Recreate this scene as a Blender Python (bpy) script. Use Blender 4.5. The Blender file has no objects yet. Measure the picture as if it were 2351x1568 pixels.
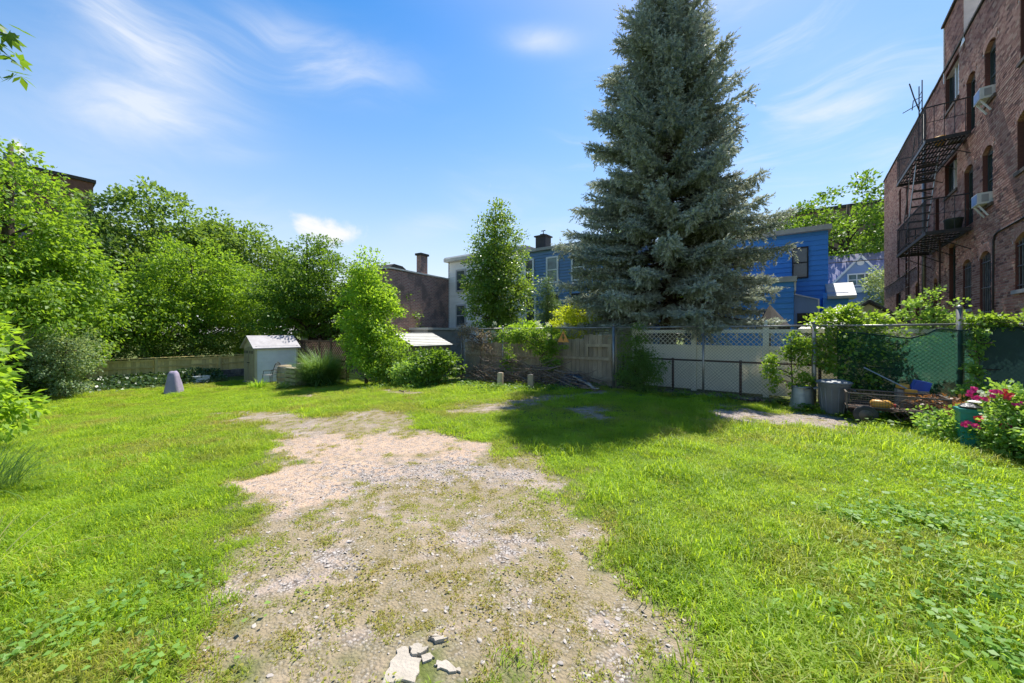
import bpy, math, random
import numpy as np
from mathutils import Vector, Matrix
R = math.radians
scene = bpy.context.scene
COL = scene.collection
random.seed(7)

# ------------------------------------------------------------------ camera, sky, sun, exposure
CAM_H = 1.6
YAW = 36.0
cd = bpy.data.cameras.new('camera'); cd.lens = 13.0; cd.sensor_width = 36.0
cd.shift_y = -0.0083; cd.clip_start = 0.05; cd.clip_end = 3000
cam = bpy.data.objects.new('camera', cd); COL.objects.link(cam)
cam.location = (0, 0, CAM_H); cam.rotation_euler = (R(90), 0, R(YAW))
scene.camera = cam

SUN_AZ, SUN_EL = -2.5, 60.0            # azimuth clockwise from +Y
SUN_STRENGTH, SKY_STRENGTH, EXPOSURE = 2.0, 0.15, 2.12
sd = bpy.data.lights.new('sun', 'SUN'); sd.energy = SUN_STRENGTH; sd.angle = R(0.55); sd.color = (1.0, 0.955, 0.87)
sun = bpy.data.objects.new('sun', sd); COL.objects.link(sun)
sdir = Vector((math.sin(R(SUN_AZ)) * math.cos(R(SUN_EL)), math.cos(R(SUN_AZ)) * math.cos(R(SUN_EL)), math.sin(R(SUN_EL))))
sun.rotation_euler = (-sdir).to_track_quat('-Z', 'Y').to_euler(); sun.location = (0, 0, 30)

scene.view_settings.view_transform = 'Standard'; scene.view_settings.look = 'None'
scene.view_settings.exposure = EXPOSURE; scene.view_settings.gamma = 1.0
scene.view_settings.use_curve_mapping = False
scene.cycles.max_bounces = 10; scene.cycles.diffuse_bounces = 6; scene.cycles.glossy_bounces = 2
scene.cycles.transmission_bounces = 6; scene.cycles.transparent_max_bounces = 8
scene.cycles.caustics_reflective = False; scene.cycles.caustics_refractive = False

FPX, HOR = 370.0, 333.0
_S, _C = math.sin(R(YAW)), math.cos(R(YAW))
def ray(px, py):
    x = (px / 3 - 512) / FPX; z = -(py / 3 - HOR) / FPX
    return (x * _C - _S, x * _S + _C, z)
def at_w(px, py, w):
    d = ray(px, py); t = w / d[1]
    return (d[0] * t, w, CAM_H + d[2] * t)
def at_u(px, py, u):
    d = ray(px, py); t = u / d[0]
    return (u, d[1] * t, CAM_H + d[2] * t)
def gz(u, w=0):
    t = np.clip((-np.asarray(u, float) - 5) / 13., 0, 1); t = t * t * (3 - 2 * t)
    return -0.75 * t
def gzf(u): return float(gz(u))
def ground_at(px, py):
    d = ray(px, py); t = .5
    while t < 80 and CAM_H + d[2] * t > gzf(d[0] * t): t += .02
    return (d[0] * t, d[1] * t, gzf(d[0] * t))

# ------------------------------------------------------------------ node helpers
def newmat(name):
    m = bpy.data.materials.new(name); m.use_nodes = True
    nt = m.node_tree; nt.nodes.clear()
    out = nt.nodes.new('ShaderNodeOutputMaterial')
    return m, nt, out
def N(nt, t, **kw):
    n = nt.nodes.new(t)
    for k, v in kw.items():
        if k.startswith('i_'):
            key = k[2:]; key = int(key) if key.isdigit() else key
            n.inputs[key].default_value = v
        else: setattr(n, k, v)
    return n
def mixc(nt, fac, a, b, blend='MIX'):
    n = nt.nodes.new('ShaderNodeMix'); n.data_type = 'RGBA'; n.blend_type = blend
    for sock, v in ((n.inputs[0], fac), (n.inputs[6], a), (n.inputs[7], b)):
        if hasattr(v, 'links'): nt.links.new(v, sock)
        elif isinstance(v, tuple): sock.default_value = (*v[:3], 1)
        else: sock.default_value = v
    return n.outputs[2]
def mth(nt, op, a, b=None, c=None, clamp=False):
    n = nt.nodes.new('ShaderNodeMath'); n.operation = op; n.use_clamp = clamp
    for i, v in enumerate((a, b, c)):
        if v is None: continue
        if hasattr(v, 'links'): nt.links.new(v, n.inputs[i])
        else: n.inputs[i].default_value = v
    return n.outputs[0]
def mrange(nt, v, a, b, c=0., d=1.):
    n = nt.nodes.new('ShaderNodeMapRange'); n.interpolation_type = 'SMOOTHSTEP'
    nt.links.new(v, n.inputs[0])
    for i, x in enumerate((a, b, c, d)): n.inputs[i + 1].default_value = x
    return n.outputs[0]
def noise(nt, scale, vec=None, detail=4, rough=.6, dist=0.):
    n = N(nt, 'ShaderNodeTexNoise'); n.inputs['Scale'].default_value = scale
    n.inputs['Detail'].default_value = detail; n.inputs['Roughness'].default_value = rough
    n.inputs['Distortion'].default_value = dist
    if vec is not None: nt.links.new(vec, n.inputs['Vector'])
    return n.outputs[0]

# ------------------------------------------------------------------ world
world = bpy.data.worlds.new('World'); scene.world = world; world.use_nodes = True
nt = world.node_tree; nt.nodes.clear()
wo = N(nt, 'ShaderNodeOutputWorld'); bg = N(nt, 'ShaderNodeBackground'); bg.inputs['Strength'].default_value = SKY_STRENGTH
nt.links.new(bg.outputs[0], wo.inputs[0])
sky = N(nt, 'ShaderNodeTexSky'); sky.sky_type = 'NISHITA'; sky.sun_disc = False
sky.sun_elevation = R(SUN_EL); sky.sun_rotation = R(SUN_AZ); sky.altitude = 0; sky.air_density = 1.0; sky.dust_density = 0.35; sky.ozone_density = 2.2
hs = N(nt, 'ShaderNodeHueSaturation'); hs.inputs['Saturation'].default_value = 1.48; hs.inputs['Value'].default_value = .50
nt.links.new(mixc(nt, 1.0, sky.outputs[0], (1.05, .90, 1.0), 'MULTIPLY'), hs.inputs['Color'])
tc = N(nt, 'ShaderNodeTexCoord'); DIR = tc.outputs['Generated']
sx = N(nt, 'ShaderNodeSeparateXYZ'); nt.links.new(DIR, sx.inputs[0])
az = mth(nt, 'ARCTAN2', sx.outputs[0], sx.outputs[1]); el = mth(nt, 'ARCSINE', sx.outputs[2])
# cirrus streaks live on a high plane: direction divided by height
zz = mth(nt, 'ADD', mth(nt, 'MAXIMUM', sx.outputs[2], 0.0), 0.12)
cv = N(nt, 'ShaderNodeCombineXYZ')
nt.links.new(mth(nt, 'DIVIDE', sx.outputs[0], zz), cv.inputs[0]); nt.links.new(mth(nt, 'DIVIDE', sx.outputs[1], zz), cv.inputs[1])
def wmap(rot, sc):
    mp = N(nt, 'ShaderNodeMapping'); mp.inputs['Rotation'].default_value = (0, 0, R(rot)); mp.inputs['Scale'].default_value = sc
    nt.links.new(cv.outputs[0], mp.inputs[0]); return mp.outputs[0]
# long fibres: fine noise stretched along the wind, bent by a slow one
slow = noise(nt, 1.3, DIR, 3, .5)
th = R(-3)
wl = mth(nt, 'ADD', mth(nt, 'MULTIPLY', az, math.cos(th)), mth(nt, 'MULTIPLY', el, -math.sin(th)))
ws = mth(nt, 'ADD', mth(nt, 'ADD', mth(nt, 'MULTIPLY', az, math.sin(th)), mth(nt, 'MULTIPLY', el, math.cos(th))), mth(nt, 'MULTIPLY', slow, .45))
cw = N(nt, 'ShaderNodeCombineXYZ'); nt.links.new(mth(nt, 'MULTIPLY', wl, 2.6), cw.inputs[0]); nt.links.new(mth(nt, 'MULTIPLY', ws, 11.), cw.inputs[1])
n1 = noise(nt, 1.0, cw.outputs[0], 9, .58, .9)
cw2 = N(nt, 'ShaderNodeCombineXYZ'); nt.links.new(mth(nt, 'MULTIPLY', wl, 7.), cw2.inputs[0]); nt.links.new(mth(nt, 'MULTIPLY', ws, 40.), cw2.inputs[1]); cw2.inputs[2].default_value = 3.3
n2 = noise(nt, 1.0, cw2.outputs[0], 6, .6, .5)
veil = mth(nt, 'MULTIPLY_ADD', n1, 1.0, mth(nt, 'MULTIPLY', n2, .30))
def azel(px, py):
    d = ray(px, py); L = math.sqrt(sum(v * v for v in d))
    return math.atan2(d[0], d[1]), math.asin(d[2] / L)
def blob(p0, p1, half, amp):
    """soft elongated cloud bank between two directions of the sky"""
    a0, a1 = azel(*p0), azel(*p1)
    c = ((a0[0] + a1[0]) / 2, (a0[1] + a1[1]) / 2); dx, dy = a1[0] - a0[0], a1[1] - a0[1]
    L = math.hypot(dx, dy); r = (dx / L, dy / L)
    u = mth(nt, 'SUBTRACT', az, c[0]); v = mth(nt, 'SUBTRACT', el, c[1])
    l = mth(nt, 'ADD', mth(nt, 'MULTIPLY', u, r[0] / (L * .42)), mth(nt, 'MULTIPLY', v, r[1] / (L * .42)))
    s = mth(nt, 'ADD', mth(nt, 'MULTIPLY', u, -r[1] / half), mth(nt, 'MULTIPLY', v, r[0] / half))
    q = mth(nt, 'ADD', mth(nt, 'MULTIPLY', l, l), mth(nt, 'MULTIPLY', s, s))
    return mth(nt, 'MULTIPLY', mth(nt, 'EXPONENT', mth(nt, 'MULTIPLY', q, -1.0)), amp)
tot = None
for b in [((40, 170), (760, 300), .12, .8), ((480, 20), (1250, 230), .055, .95), ((40, 310), (700, 370), .04, .7),
          ((250, 120), (620, 230), .06, .6), ((1500, 115), (1760, 118), .022, .75), ((1150, 700), (1420, 660), .03, .5),
          ((2350, 380), (2800, 230), .022, .55), ((2300, 250), (2800, 60), .045, .3), ((550, 460), (850, 470), .018, .4), ((1350, 560), (1700, 560), .05, .35), ((150, -60), (420, 40), .07, .6),
          ((2900, -200), (3500, -60), .06, .7), ((-300, 150), (-900, 60), .08, .7), ((900, -500), (1700, -320), .09, .6)]:
    o = blob(*b); tot = o if tot is None else mth(nt, 'ADD', tot, o)
cir = mth(nt, 'MULTIPLY', tot, mrange(nt, veil, .40, .95, .22, 1.05))
cir = mth(nt, 'ADD', cir, mth(nt, 'MULTIPLY', mrange(nt, veil, .62, .95, 0, .55), mrange(nt, slow, .42, .62)))
cir = mth(nt, 'MINIMUM', mth(nt, 'MULTIPLY', cir, .80), .80)
# small cumulus low over the roofs
cn = noise(nt, 13, DIR, 9, .62, .4)
cum = None
for b in [((900, 695), (1120, 705), .034, .95), ((840, 650), (980, 680), .025, .7), ((300, 770), (370, 770), .04, .9), ((40, 445), (75, 445), .012, .8), ((-260, 740), (-500, 760), .05, 1.0), ((3300, 800), (3700, 790), .05, 1.0)]:
    o = blob(*b); cum = o if cum is None else mth(nt, 'ADD', cum, o)
cum = mrange(nt, mth(nt, 'ADD', cum, mth(nt, 'MULTIPLY', mth(nt, 'SUBTRACT', cn, .5), 1.7)), .30, 1.0)
low = mrange(nt, el, 0.0, .75, .75, 0.0)       # pale air towards the horizon
c0 = mixc(nt, low, mixc(nt, 1.0, hs.outputs[0], (1.0, 1.0, .66), 'MULTIPLY'), (1.0, 1.2, 1.5))
c0 = mixc(nt, mrange(nt, el, -.02, .34, .60, 0.0), c0, (1.48, 1.53, 1.6))      # white haze low down, all round
c1 = mixc(nt, cir, c0, (1.38, 1.46, 1.6))
c2 = mixc(nt, cum, c1, (1.6, 1.58, 1.58))
nt.links.new(c2, bg.inputs['Color'])

# ------------------------------------------------------------------ materials
def pmat(name, c1, c2=None, scale=6., rough=.8, bump=0., bscale=60., metal=0., spec=.3, orand=0., detail=5, stretch=None, trans=0.):
    m, nt, out = newmat(name)
    b = N(nt, 'ShaderNodeBsdfPrincipled'); b.inputs['Roughness'].default_value = rough; b.inputs['Metallic'].default_value = metal
    b.inputs['Specular IOR Level'].default_value = spec
    g = N(nt, 'ShaderNodeNewGeometry'); vec = g.outputs['Position']
    if stretch:
        mp = N(nt, 'ShaderNodeMapping'); mp.inputs['Scale'].default_value = stretch
        nt.links.new(vec, mp.inputs[0]); vec = mp.outputs[0]
    if c2 is None: c2 = tuple(v * .75 for v in c1)
    col = mixc(nt, mrange(nt, noise(nt, scale, vec, detail), .3, .7), c1, c2)
    if orand:
        oi = N(nt, 'ShaderNodeObjectInfo')
        f = N(nt, 'ShaderNodeMapRange'); nt.links.new(oi.outputs['Random'], f.inputs[0]); f.inputs[3].default_value = 1 - orand; f.inputs[4].default_value = 1 + orand
        cmb = N(nt, 'ShaderNodeCombineXYZ')
        for i in range(3): nt.links.new(f.outputs[0], cmb.inputs[i])
        col = mixc(nt, 1.0, col, cmb.outputs[0], 'MULTIPLY')
    nt.links.new(col, b.inputs['Base Color'])
    if bump:
        bp = N(nt, 'ShaderNodeBump'); bp.inputs['Strength'].default_value = bump; bp.inputs['Distance'].default_value = .02
        nt.links.new(noise(nt, bscale, vec, 4), bp.inputs['Height']); nt.links.new(bp.outputs[0], b.inputs['Normal'])
    if trans:
        tr = N(nt, 'ShaderNodeBsdfTranslucent'); nt.links.new(col, tr.inputs[0])
        mx = N(nt, 'ShaderNodeMixShader'); mx.inputs[0].default_value = trans
        nt.links.new(b.outputs[0], mx.inputs[1]); nt.links.new(tr.outputs[0], mx.inputs[2]); nt.links.new(mx.outputs[0], out.inputs[0])
    else: nt.links.new(b.outputs[0], out.inputs[0])
    return m
def leafmat(name, cd_, cl, trans=.42, tcol=None, rough=.5, spec=.35, patch=.5, inst=False, dry=None, gain=1.45, pw=.4):
    m, nt, out = newmat(name)
    cd_ = tuple(v * gain for v in cd_); cl = tuple(v * gain for v in cl)
    a = N(nt, 'ShaderNodeAttribute', attribute_name='rnd')
    g = N(nt, 'ShaderNodeNewGeometry')
    pn = mrange(nt, noise(nt, patch, g.outputs['Position'], 3), .32, .68)
    f = mth(nt, 'ADD', mth(nt, 'MULTIPLY', a.outputs['Fac'], 1 - pw), mth(nt, 'MULTIPLY', pn, pw), clamp=True)
    col = mixc(nt, f, cd_, cl)
    if tcol is None: tcol = (min(1, cl[0] * 1.9), min(1, cl[1] * 1.75), cl[2] * .9)
    tint = mixc(nt, f, tuple(v * .8 for v in tcol), tcol)
    if inst and dry:
        ia = N(nt, 'ShaderNodeAttribute', attribute_name='tint', attribute_type='INSTANCER')
        df = mth(nt, 'MULTIPLY', ia.outputs['Fac'], mrange(nt, a.outputs['Fac'], .1, .6, .45, 1.0))
        col = mixc(nt, df, col, dry); tint = mixc(nt, df, tint, tuple(v * 1.3 for v in dry))
    b = N(nt, 'ShaderNodeBsdfPrincipled'); b.inputs['Roughness'].default_value = rough; b.inputs['Specular IOR Level'].default_value = spec
    nt.links.new(col, b.inputs['Base Color'])
    t = N(nt, 'ShaderNodeBsdfTranslucent'); nt.links.new(tint, t.inputs[0])
    mx = N(nt, 'ShaderNodeMixShader'); mx.inputs[0].default_value = trans
    nt.links.new(b.outputs[0], mx.inputs[1]); nt.links.new(t.outputs[0], mx.inputs[2]); nt.links.new(mx.outputs[0], out.inputs[0])
    return m
def glassmat(name, c=(.035, .042, .045), rough=.06):
    m, nt, out = newmat(name); b = N(nt, 'ShaderNodeBsdfPrincipled'); b.inputs['Roughness'].default_value = rough
    b.inputs['Specular IOR Level'].default_value = .55
    g = N(nt, 'ShaderNodeNewGeometry')
    nt.links.new(mixc(nt, mrange(nt, noise(nt, 1.3, g.outputs['Position'], 2), .35, .65), c, tuple(v * 2.6 for v in c)), b.inputs['Base Color'])
    nt.links.new(b.outputs[0], out.inputs[0]); return m

M = {}
M['bark'] = pmat('bark', (.10, .075, .055), (.05, .038, .028), 14, .95, .6, 40, stretch=(1, 1, .3))
M['bark_spruce'] = pmat('spruce_bark', (.13, .10, .07), (.07, .05, .035), 12, .95, .7, 30, stretch=(1, 1, .4))
M['twig'] = pmat('twig', (.20, .15, .11), (.10, .07, .05), 20, .95)
M['white_paint'] = pmat('white_paint', (.74, .74, .72), (.62, .62, .61), 3, .55)
M['white_trim'] = pmat('white_trim', (.80, .80, .79), (.70, .70, .70), 2, .5)
M['pale_siding'] = pmat('pale_siding', (.76, .75, .72), (.68, .67, .64), 1.2, .55, orand=.05)
M['blue_siding'] = pmat('blue_siding', (.17, .28, .47), (.14, .245, .42), .8, .55, orand=.07)
M['bright_blue_siding'] = pmat('bright_blue_siding', (.09, .35, .86), (.075, .30, .78), .7, .5, orand=.07)
M['gable_blue'] = pmat('gable_blue', (.25, .36, .60), (.21, .31, .54), 1, .6)
M['slate_blue'] = pmat('slate_blue', (.17, .18, .34), (.26, .25, .36), 2.5, .7)
M['grey_trim'] = pmat('grey_trim', (.42, .42, .42), (.32, .32, .33), 2, .6)
M['dark_trim'] = pmat('dark_trim', (.03, .03, .035), (.05, .045, .04), 4, .6)
M['glass'] = glassmat('window_glass')
M['glass_light'] = glassmat('window_glass_light', (.07, .10, .10), .1)
M['iron'] = pmat('black_iron', (.018, .018, .02), (.045, .035, .03), 9, .55, metal=.0, spec=.5)
M['galv'] = pmat('galvanised', (.30, .30, .29), (.20, .19, .18), 7, .45, metal=.75)
M['rust'] = pmat('rusty_pipe', (.085, .045, .03), (.05, .03, .022), 14, .85)
M['wire'] = pmat('fence_wire', (.27, .27, .26), (.17, .15, .13), 6, .5, metal=.6)
M['vinyl'] = pmat('white_vinyl', (.90, .86, .72), (.83, .79, .65), 1.1, .45, trans=.3)
M['yellow_wood'] = pmat('yellow_wood', (.74, .58, .25), (.58, .44, .16), 5, .8, .3, 30, orand=.22, stretch=(1, 1, .25))
M['old_wood'] = pmat('old_wood', (.45, .36, .24), (.28, .22, .145), 5, .9, .4, 30, orand=.2, stretch=(1, 1, .25))
M['trellis_wood'] = pmat('trellis_wood', (.13, .085, .055), (.08, .05, .035), 6, .9)
M['grey_wood'] = pmat('grey_wood', (.42, .36, .29), (.28, .23, .18), 6, .9, .4, 30, stretch=(1, 1, .3))
M['stone'] = pmat('rubble_stone', (.22, .19, .165), (.11, .095, .08), 5, .95, .5, 18, orand=.3)
M['concrete'] = pmat('concrete', (.43, .38, .32), (.34, .30, .245), 5, .95, .5, 60)
M['mortar'] = pmat('mortar', (.66, .58, .53), (.54, .47, .43), 2.5, .95, .3, 40)
M['shed_beige'] = pmat('shed_beige', (.46, .42, .32), (.40, .36, .27), 2, .6)
M['shed_white'] = pmat('shed_white', (.68, .69, .70), (.60, .61, .63), 2, .55)
M['shed_tan'] = pmat('shed_tan', (.30, .25, .20), (.25, .21, .17), 2, .7)
M['shed_roof'] = pmat('shed_roof', (.40, .38, .39), (.32, .30, .31), 4, .7)
M['roof_pale'] = pmat('roof_pale', (.55, .54, .50), (.45, .44, .41), 3, .6)
M['olive'] = pmat('olive_stucco', (.36, .33, .19), (.29, .265, .15), 2, .9)
M['tar'] = pmat('tar_roof', (.035, .033, .032), (.06, .055, .05), 6, .9)
M['grey_wall'] = pmat('grey_wall', (.34, .33, .32), (.26, .25, .24), 1.5, .9)
M['cover'] = pmat('cover_cloth', (.33, .28, .38), (.24, .21, .29), 2.2, .85, .4, 9)
M['can_grey'] = pmat('can_grey', (.16, .185, .20), (.12, .14, .155), 4, .5, spec=.4)
M['sack'] = pmat('dull_metal', (.34, .36, .33), (.22, .24, .22), 4, .5, .5, 8, metal=.3)
M['rubber'] = pmat('rubber', (.03, .03, .03), (.06, .055, .05), 8, .85)
M['yellow_plastic'] = pmat('yellow_plastic', (.62, .32, .05), (.50, .25, .04), 5, .45)
M['teal'] = pmat('teal_plastic', (.015, .26, .22), (.012, .20, .17), 3, .4, spec=.5)
M['blue_plastic'] = pmat('blue_plastic', (.03, .08, .38), (.03, .06, .28), 5, .5)
M['orange_sign'] = pmat('orange_sign', (.62, .28, .07), (.50, .22, .06), 8, .7)
M['black_plastic'] = pmat('black_plastic', (.02, .022, .028), (.04, .042, .05), 5, .35, .6, 10, spec=.5)
M['pink'] = pmat('pink_petal', (.72, .045, .25), (.62, .03, .14), 9, .6, trans=.3)
M['red'] = pmat('red_petal', (.70, .04, .07), (.6, .06, .05), 9, .6, trans=.3)
M['white_petal'] = pmat('white_petal', (.75, .75, .58), (.66, .70, .45), 9, .7, trans=.3)
M['rust_leaf'] = leafmat('dead_leaf', (.16, .075, .04), (.30, .15, .075), .3, gain=1.0)
M['straw'] = leafmat('straw', (.38, .30, .15), (.58, .47, .25), .3)
M['aluminium'] = pmat('pale_metal', (.45, .45, .45), (.34, .34, .34), 8, .4, metal=.6)

L = {}
L['lime'] = leafmat('lime_leaf', (.055, .115, .012), (.14, .235, .025), .48)
L['mid'] = leafmat('mid_leaf', (.038, .088, .012), (.095, .17, .02), .42)
L['dark'] = leafmat('dark_leaf', (.048, .098, .022), (.115, .185, .036), .42)
L['deep'] = leafmat('deep_leaf', (.024, .055, .018), (.06, .11, .028), .32)
L['bright'] = leafmat('bright_leaf', (.085, .165, .015), (.18, .29, .03), .5)
L['yellow'] = leafmat('yellow_leaf', (.16, .21, .012), (.30, .36, .022), .5)
L['grey'] = leafmat('variegated_leaf', (.04, .085, .035), (.20, .265, .14), .35)
L['vine'] = leafmat('vine_leaf', (.055, .12, .018), (.15, .24, .035), .48)
L['ivy'] = leafmat('ivy_leaf', (.022, .05, .018), (.055, .10, .03), .25, spec=.5, rough=.35)
L['conifer'] = leafmat('conifer_leaf', (.03, .075, .035), (.09, .15, .06), .3)
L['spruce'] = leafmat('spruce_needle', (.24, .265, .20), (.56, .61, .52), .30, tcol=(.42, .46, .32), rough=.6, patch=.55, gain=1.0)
L['tuft'] = leafmat('tall_grass', (.035, .085, .02), (.11, .19, .05), .35)
L['dark_gloss'] = leafmat('glossy_leaf', (.045, .095, .02), (.125, .20, .035), .4, rough=.35, spec=.5)
L['weed'] = leafmat('weed_leaf', (.075, .16, .025), (.17, .28, .06), .42)

# ------------------------------------------------------------------ geometry helpers
class MB:
    def __init__(self): self.v = []; self.f = []
    def add(self, vs, fs):
        k = len(self.v); self.v.extend([tuple(p) for p in vs]); self.f.extend([tuple(i + k for i in f) for f in fs]); return self
    def box(self, x0, x1, y0, y1, z0, z1):
        return self.add([(x0, y0, z0), (x1, y0, z0), (x1, y1, z0), (x0, y1, z0), (x0, y0, z1), (x1, y0, z1), (x1, y1, z1), (x0, y1, z1)],
                        [(0, 3, 2, 1), (4, 5, 6, 7), (0, 1, 5, 4), (1, 2, 6, 5), (2, 3, 7, 6), (3, 0, 4, 7)])
    def bar(self, a, b, w, h=None, up=(0, 0, 1)):
        h = h or w; a = Vector(a); b = Vector(b); d = (b - a).normalized(); u = Vector(up)
        if abs(d.dot(u)) > .98: u = Vector((1, 0, 0))
        s = d.cross(u).normalized(); t = s.cross(d)
        vs = [p + s * (sx * w / 2) + t * (sy * h / 2) for p in (a, b) for sx, sy in ((-1, -1), (1, -1), (1, 1), (-1, 1))]
        return self.add(vs, [(3, 2, 1, 0), (4, 5, 6, 7), (0, 1, 5, 4), (1, 2, 6, 5), (2, 3, 7, 6), (3, 0, 4, 7)])
    def tube(self, pts, r, n=6, cap=True):
        pts = [Vector(p) for p in pts]; rs = r if isinstance(r, (list, tuple)) else [r] * len(pts)
        vs = []; fs = []; ref = None
        for i, p in enumerate(pts):
            d = (pts[min(i + 1, len(pts) - 1)] - pts[max(i - 1, 0)])
            d = d.normalized() if d.length > 1e-6 else Vector((0, 0, 1))
            if ref is None or abs(ref.dot(d)) > .95: ref = Vector((0, 0, 1)) if abs(d.z) < .9 else Vector((1, 0, 0))
            s = d.cross(ref).normalized(); t = s.cross(d)
            for k in range(n):
                a = 2 * math.pi * k / n; vs.append(p + (s * math.cos(a) + t * math.sin(a)) * rs[i])
        for i in range(len(pts) - 1):
            for k in range(n):
                fs.append((i * n + k, i * n + (k + 1) % n, (i + 1) * n + (k + 1) % n, (i + 1) * n + k))
        if cap: fs.append(tuple(range(n - 1, -1, -1))); fs.append(tuple((len(pts) - 1) * n + k for k in range(n)))
        return self.add(vs, fs)
    def lathe(self, prof, c=(0, 0, 0), n=24, cap=True):
        vs = []; fs = []
        for r, z in prof:
            for k in range(n):
                a = 2 * math.pi * k / n; vs.append((c[0] + r * math.cos(a), c[1] + r * math.sin(a), c[2] + z))
        for i in range(len(prof) - 1):
            for k in range(n): fs.append((i * n + k, i * n + (k + 1) % n, (i + 1) * n + (k + 1) % n, (i + 1) * n + k))
        if cap: fs.append(tuple(range(n - 1, -1, -1))); fs.append(tuple((len(prof) - 1) * n + k for k in range(n)))
        return self.add(vs, fs)
    def prism(self, poly, axis, a, b):
        """polygon of 2-D points extruded along an axis ('x','y','z')"""
        def p3(p, t): return {'x': (t, p[0], p[1]), 'y': (p[0], t, p[1]), 'z': (p[0], p[1], t)}[axis]
        n = len(poly); vs = [p3(p, a) for p in poly] + [p3(p, b) for p in poly]
        fs = [tuple(range(n - 1, -1, -1)), tuple(range(n, 2 * n))] + [(i, (i + 1) % n, n + (i + 1) % n, n + i) for i in range(n)]
        return self.add(vs, fs)
    def mesh(self, name, mat, smooth=False):
        me = bpy.data.meshes.new(name); me.from_pydata(self.v, [], self.f); me.materials.append(mat)
        if smooth: me.polygons.foreach_set('use_smooth', [True] * len(me.polygons))
        me.update(); return me
    def obj(self, name, mat, parent=None, smooth=False, world=False):
        if world and parent is not None:
            o = root_loc(parent); self.v = [(p[0] - o[0], p[1] - o[1], p[2] - o[2]) for p in self.v]
        return link(name, self.mesh(name, mat, smooth), parent)
def root_loc(p):
    o = Vector((0, 0, 0))
    while p is not None: o += Vector(p.location); p = p.parent
    return o
def link(name, me, parent=None, loc=None):
    o = bpy.data.objects.new(name, me); COL.objects.link(o); o.parent = parent
    if loc is not None: o.location = loc
    return o
def tag(o, label=None, cat=None, group=None, kind=None):
    for k, v in (('label', label), ('category', cat), ('group', group), ('kind', kind)):
        if v: o[k] = v
    return o
def thing(name, label, cat, loc=(0, 0, 0), rz=0., group=None):
    o = bpy.data.objects.new(name, None); o.empty_display_size = .2; COL.objects.link(o)
    o.location = loc; o.rotation_euler = (0, 0, rz); return tag(o, label, cat, group)

def quads_mesh(name, verts, nper, mat, rnd=None):
    """verts (K*nper,3): K polygons of nper corners"""
    verts = np.ascontiguousarray(verts, dtype=np.float32); k = len(verts) // nper
    me = bpy.data.meshes.new(name)
    me.vertices.add(k * nper); me.vertices.foreach_set('co', verts.ravel())
    me.loops.add(k * nper); me.loops.foreach_set('vertex_index', np.arange(k * nper, dtype=np.int32))
    me.polygons.add(k); me.polygons.foreach_set('loop_start', np.arange(0, k * nper, nper, dtype=np.int32))
    me.polygons.foreach_set('loop_total', np.full(k, nper, dtype=np.int32))
    me.materials.append(mat)
    if rnd is not None:
        a = me.attributes.new('rnd', 'FLOAT', 'FACE'); a.data.foreach_set('value', np.ascontiguousarray(rnd, dtype=np.float32))
    me.update(calc_edges=True); return me
def unit(a): return a / np.maximum(np.linalg.norm(a, axis=1, keepdims=True), 1e-9)

def leaf_quads(P, A, Nn, size, wid, rng, fold=.12):
    """kite-shaped leaves at P along A with normal about Nn"""
    A = unit(A); B = unit(np.cross(A, Nn)); Nn = np.cross(B, A); s = size[:, None]
    v0 = P; v1 = P + A * s * .45 + B * s * wid + Nn * s * fold; v2 = P + A * s; v3 = P + A * s * .45 - B * s * wid + Nn * s * fold
    return np.stack([v0, v1, v2, v3], 1).reshape(-1, 3)
def clump_leaves(C, rad, per, size, rng, flat=.6, wid=.3, upb=.7, droop=.25, outc=None):
    """leaves spread through clumps C (n,3) of radius rad (n,)"""
    n = len(C); k = n * per
    D = rng.normal(size=(k, 3)); D = unit(D) * (rng.random((k, 1)) ** .45)
    cr = np.repeat(rad, per)[:, None]
    off = D * cr * np.array([1, 1, flat])
    P = np.repeat(C, per, 0) + off
    A = D + rng.normal(size=(k, 3)) * .45; A[:, 2] -= droop
    if outc is not None: A += unit(P - outc) * .5
    Nn = rng.normal(size=(k, 3)) * .6; Nn[:, 2] += upb
    s = size * (.6 + .8 * rng.random(k))
    return leaf_quads(P, A, Nn, s, wid, rng)
def env_points(envs, n, rng, shell=.42):
    vol = np.array([e[3] * e[4] * e[5] for e in envs]) ** .8; idx = rng.choice(len(envs), n, p=vol / vol.sum())
    E = np.array(envs, float)[idx]; D = unit(rng.normal(size=(n, 3))); r = rng.random((n, 1)) ** shell
    return E[:, :3] + D * r * E[:, 3:6]
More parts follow.
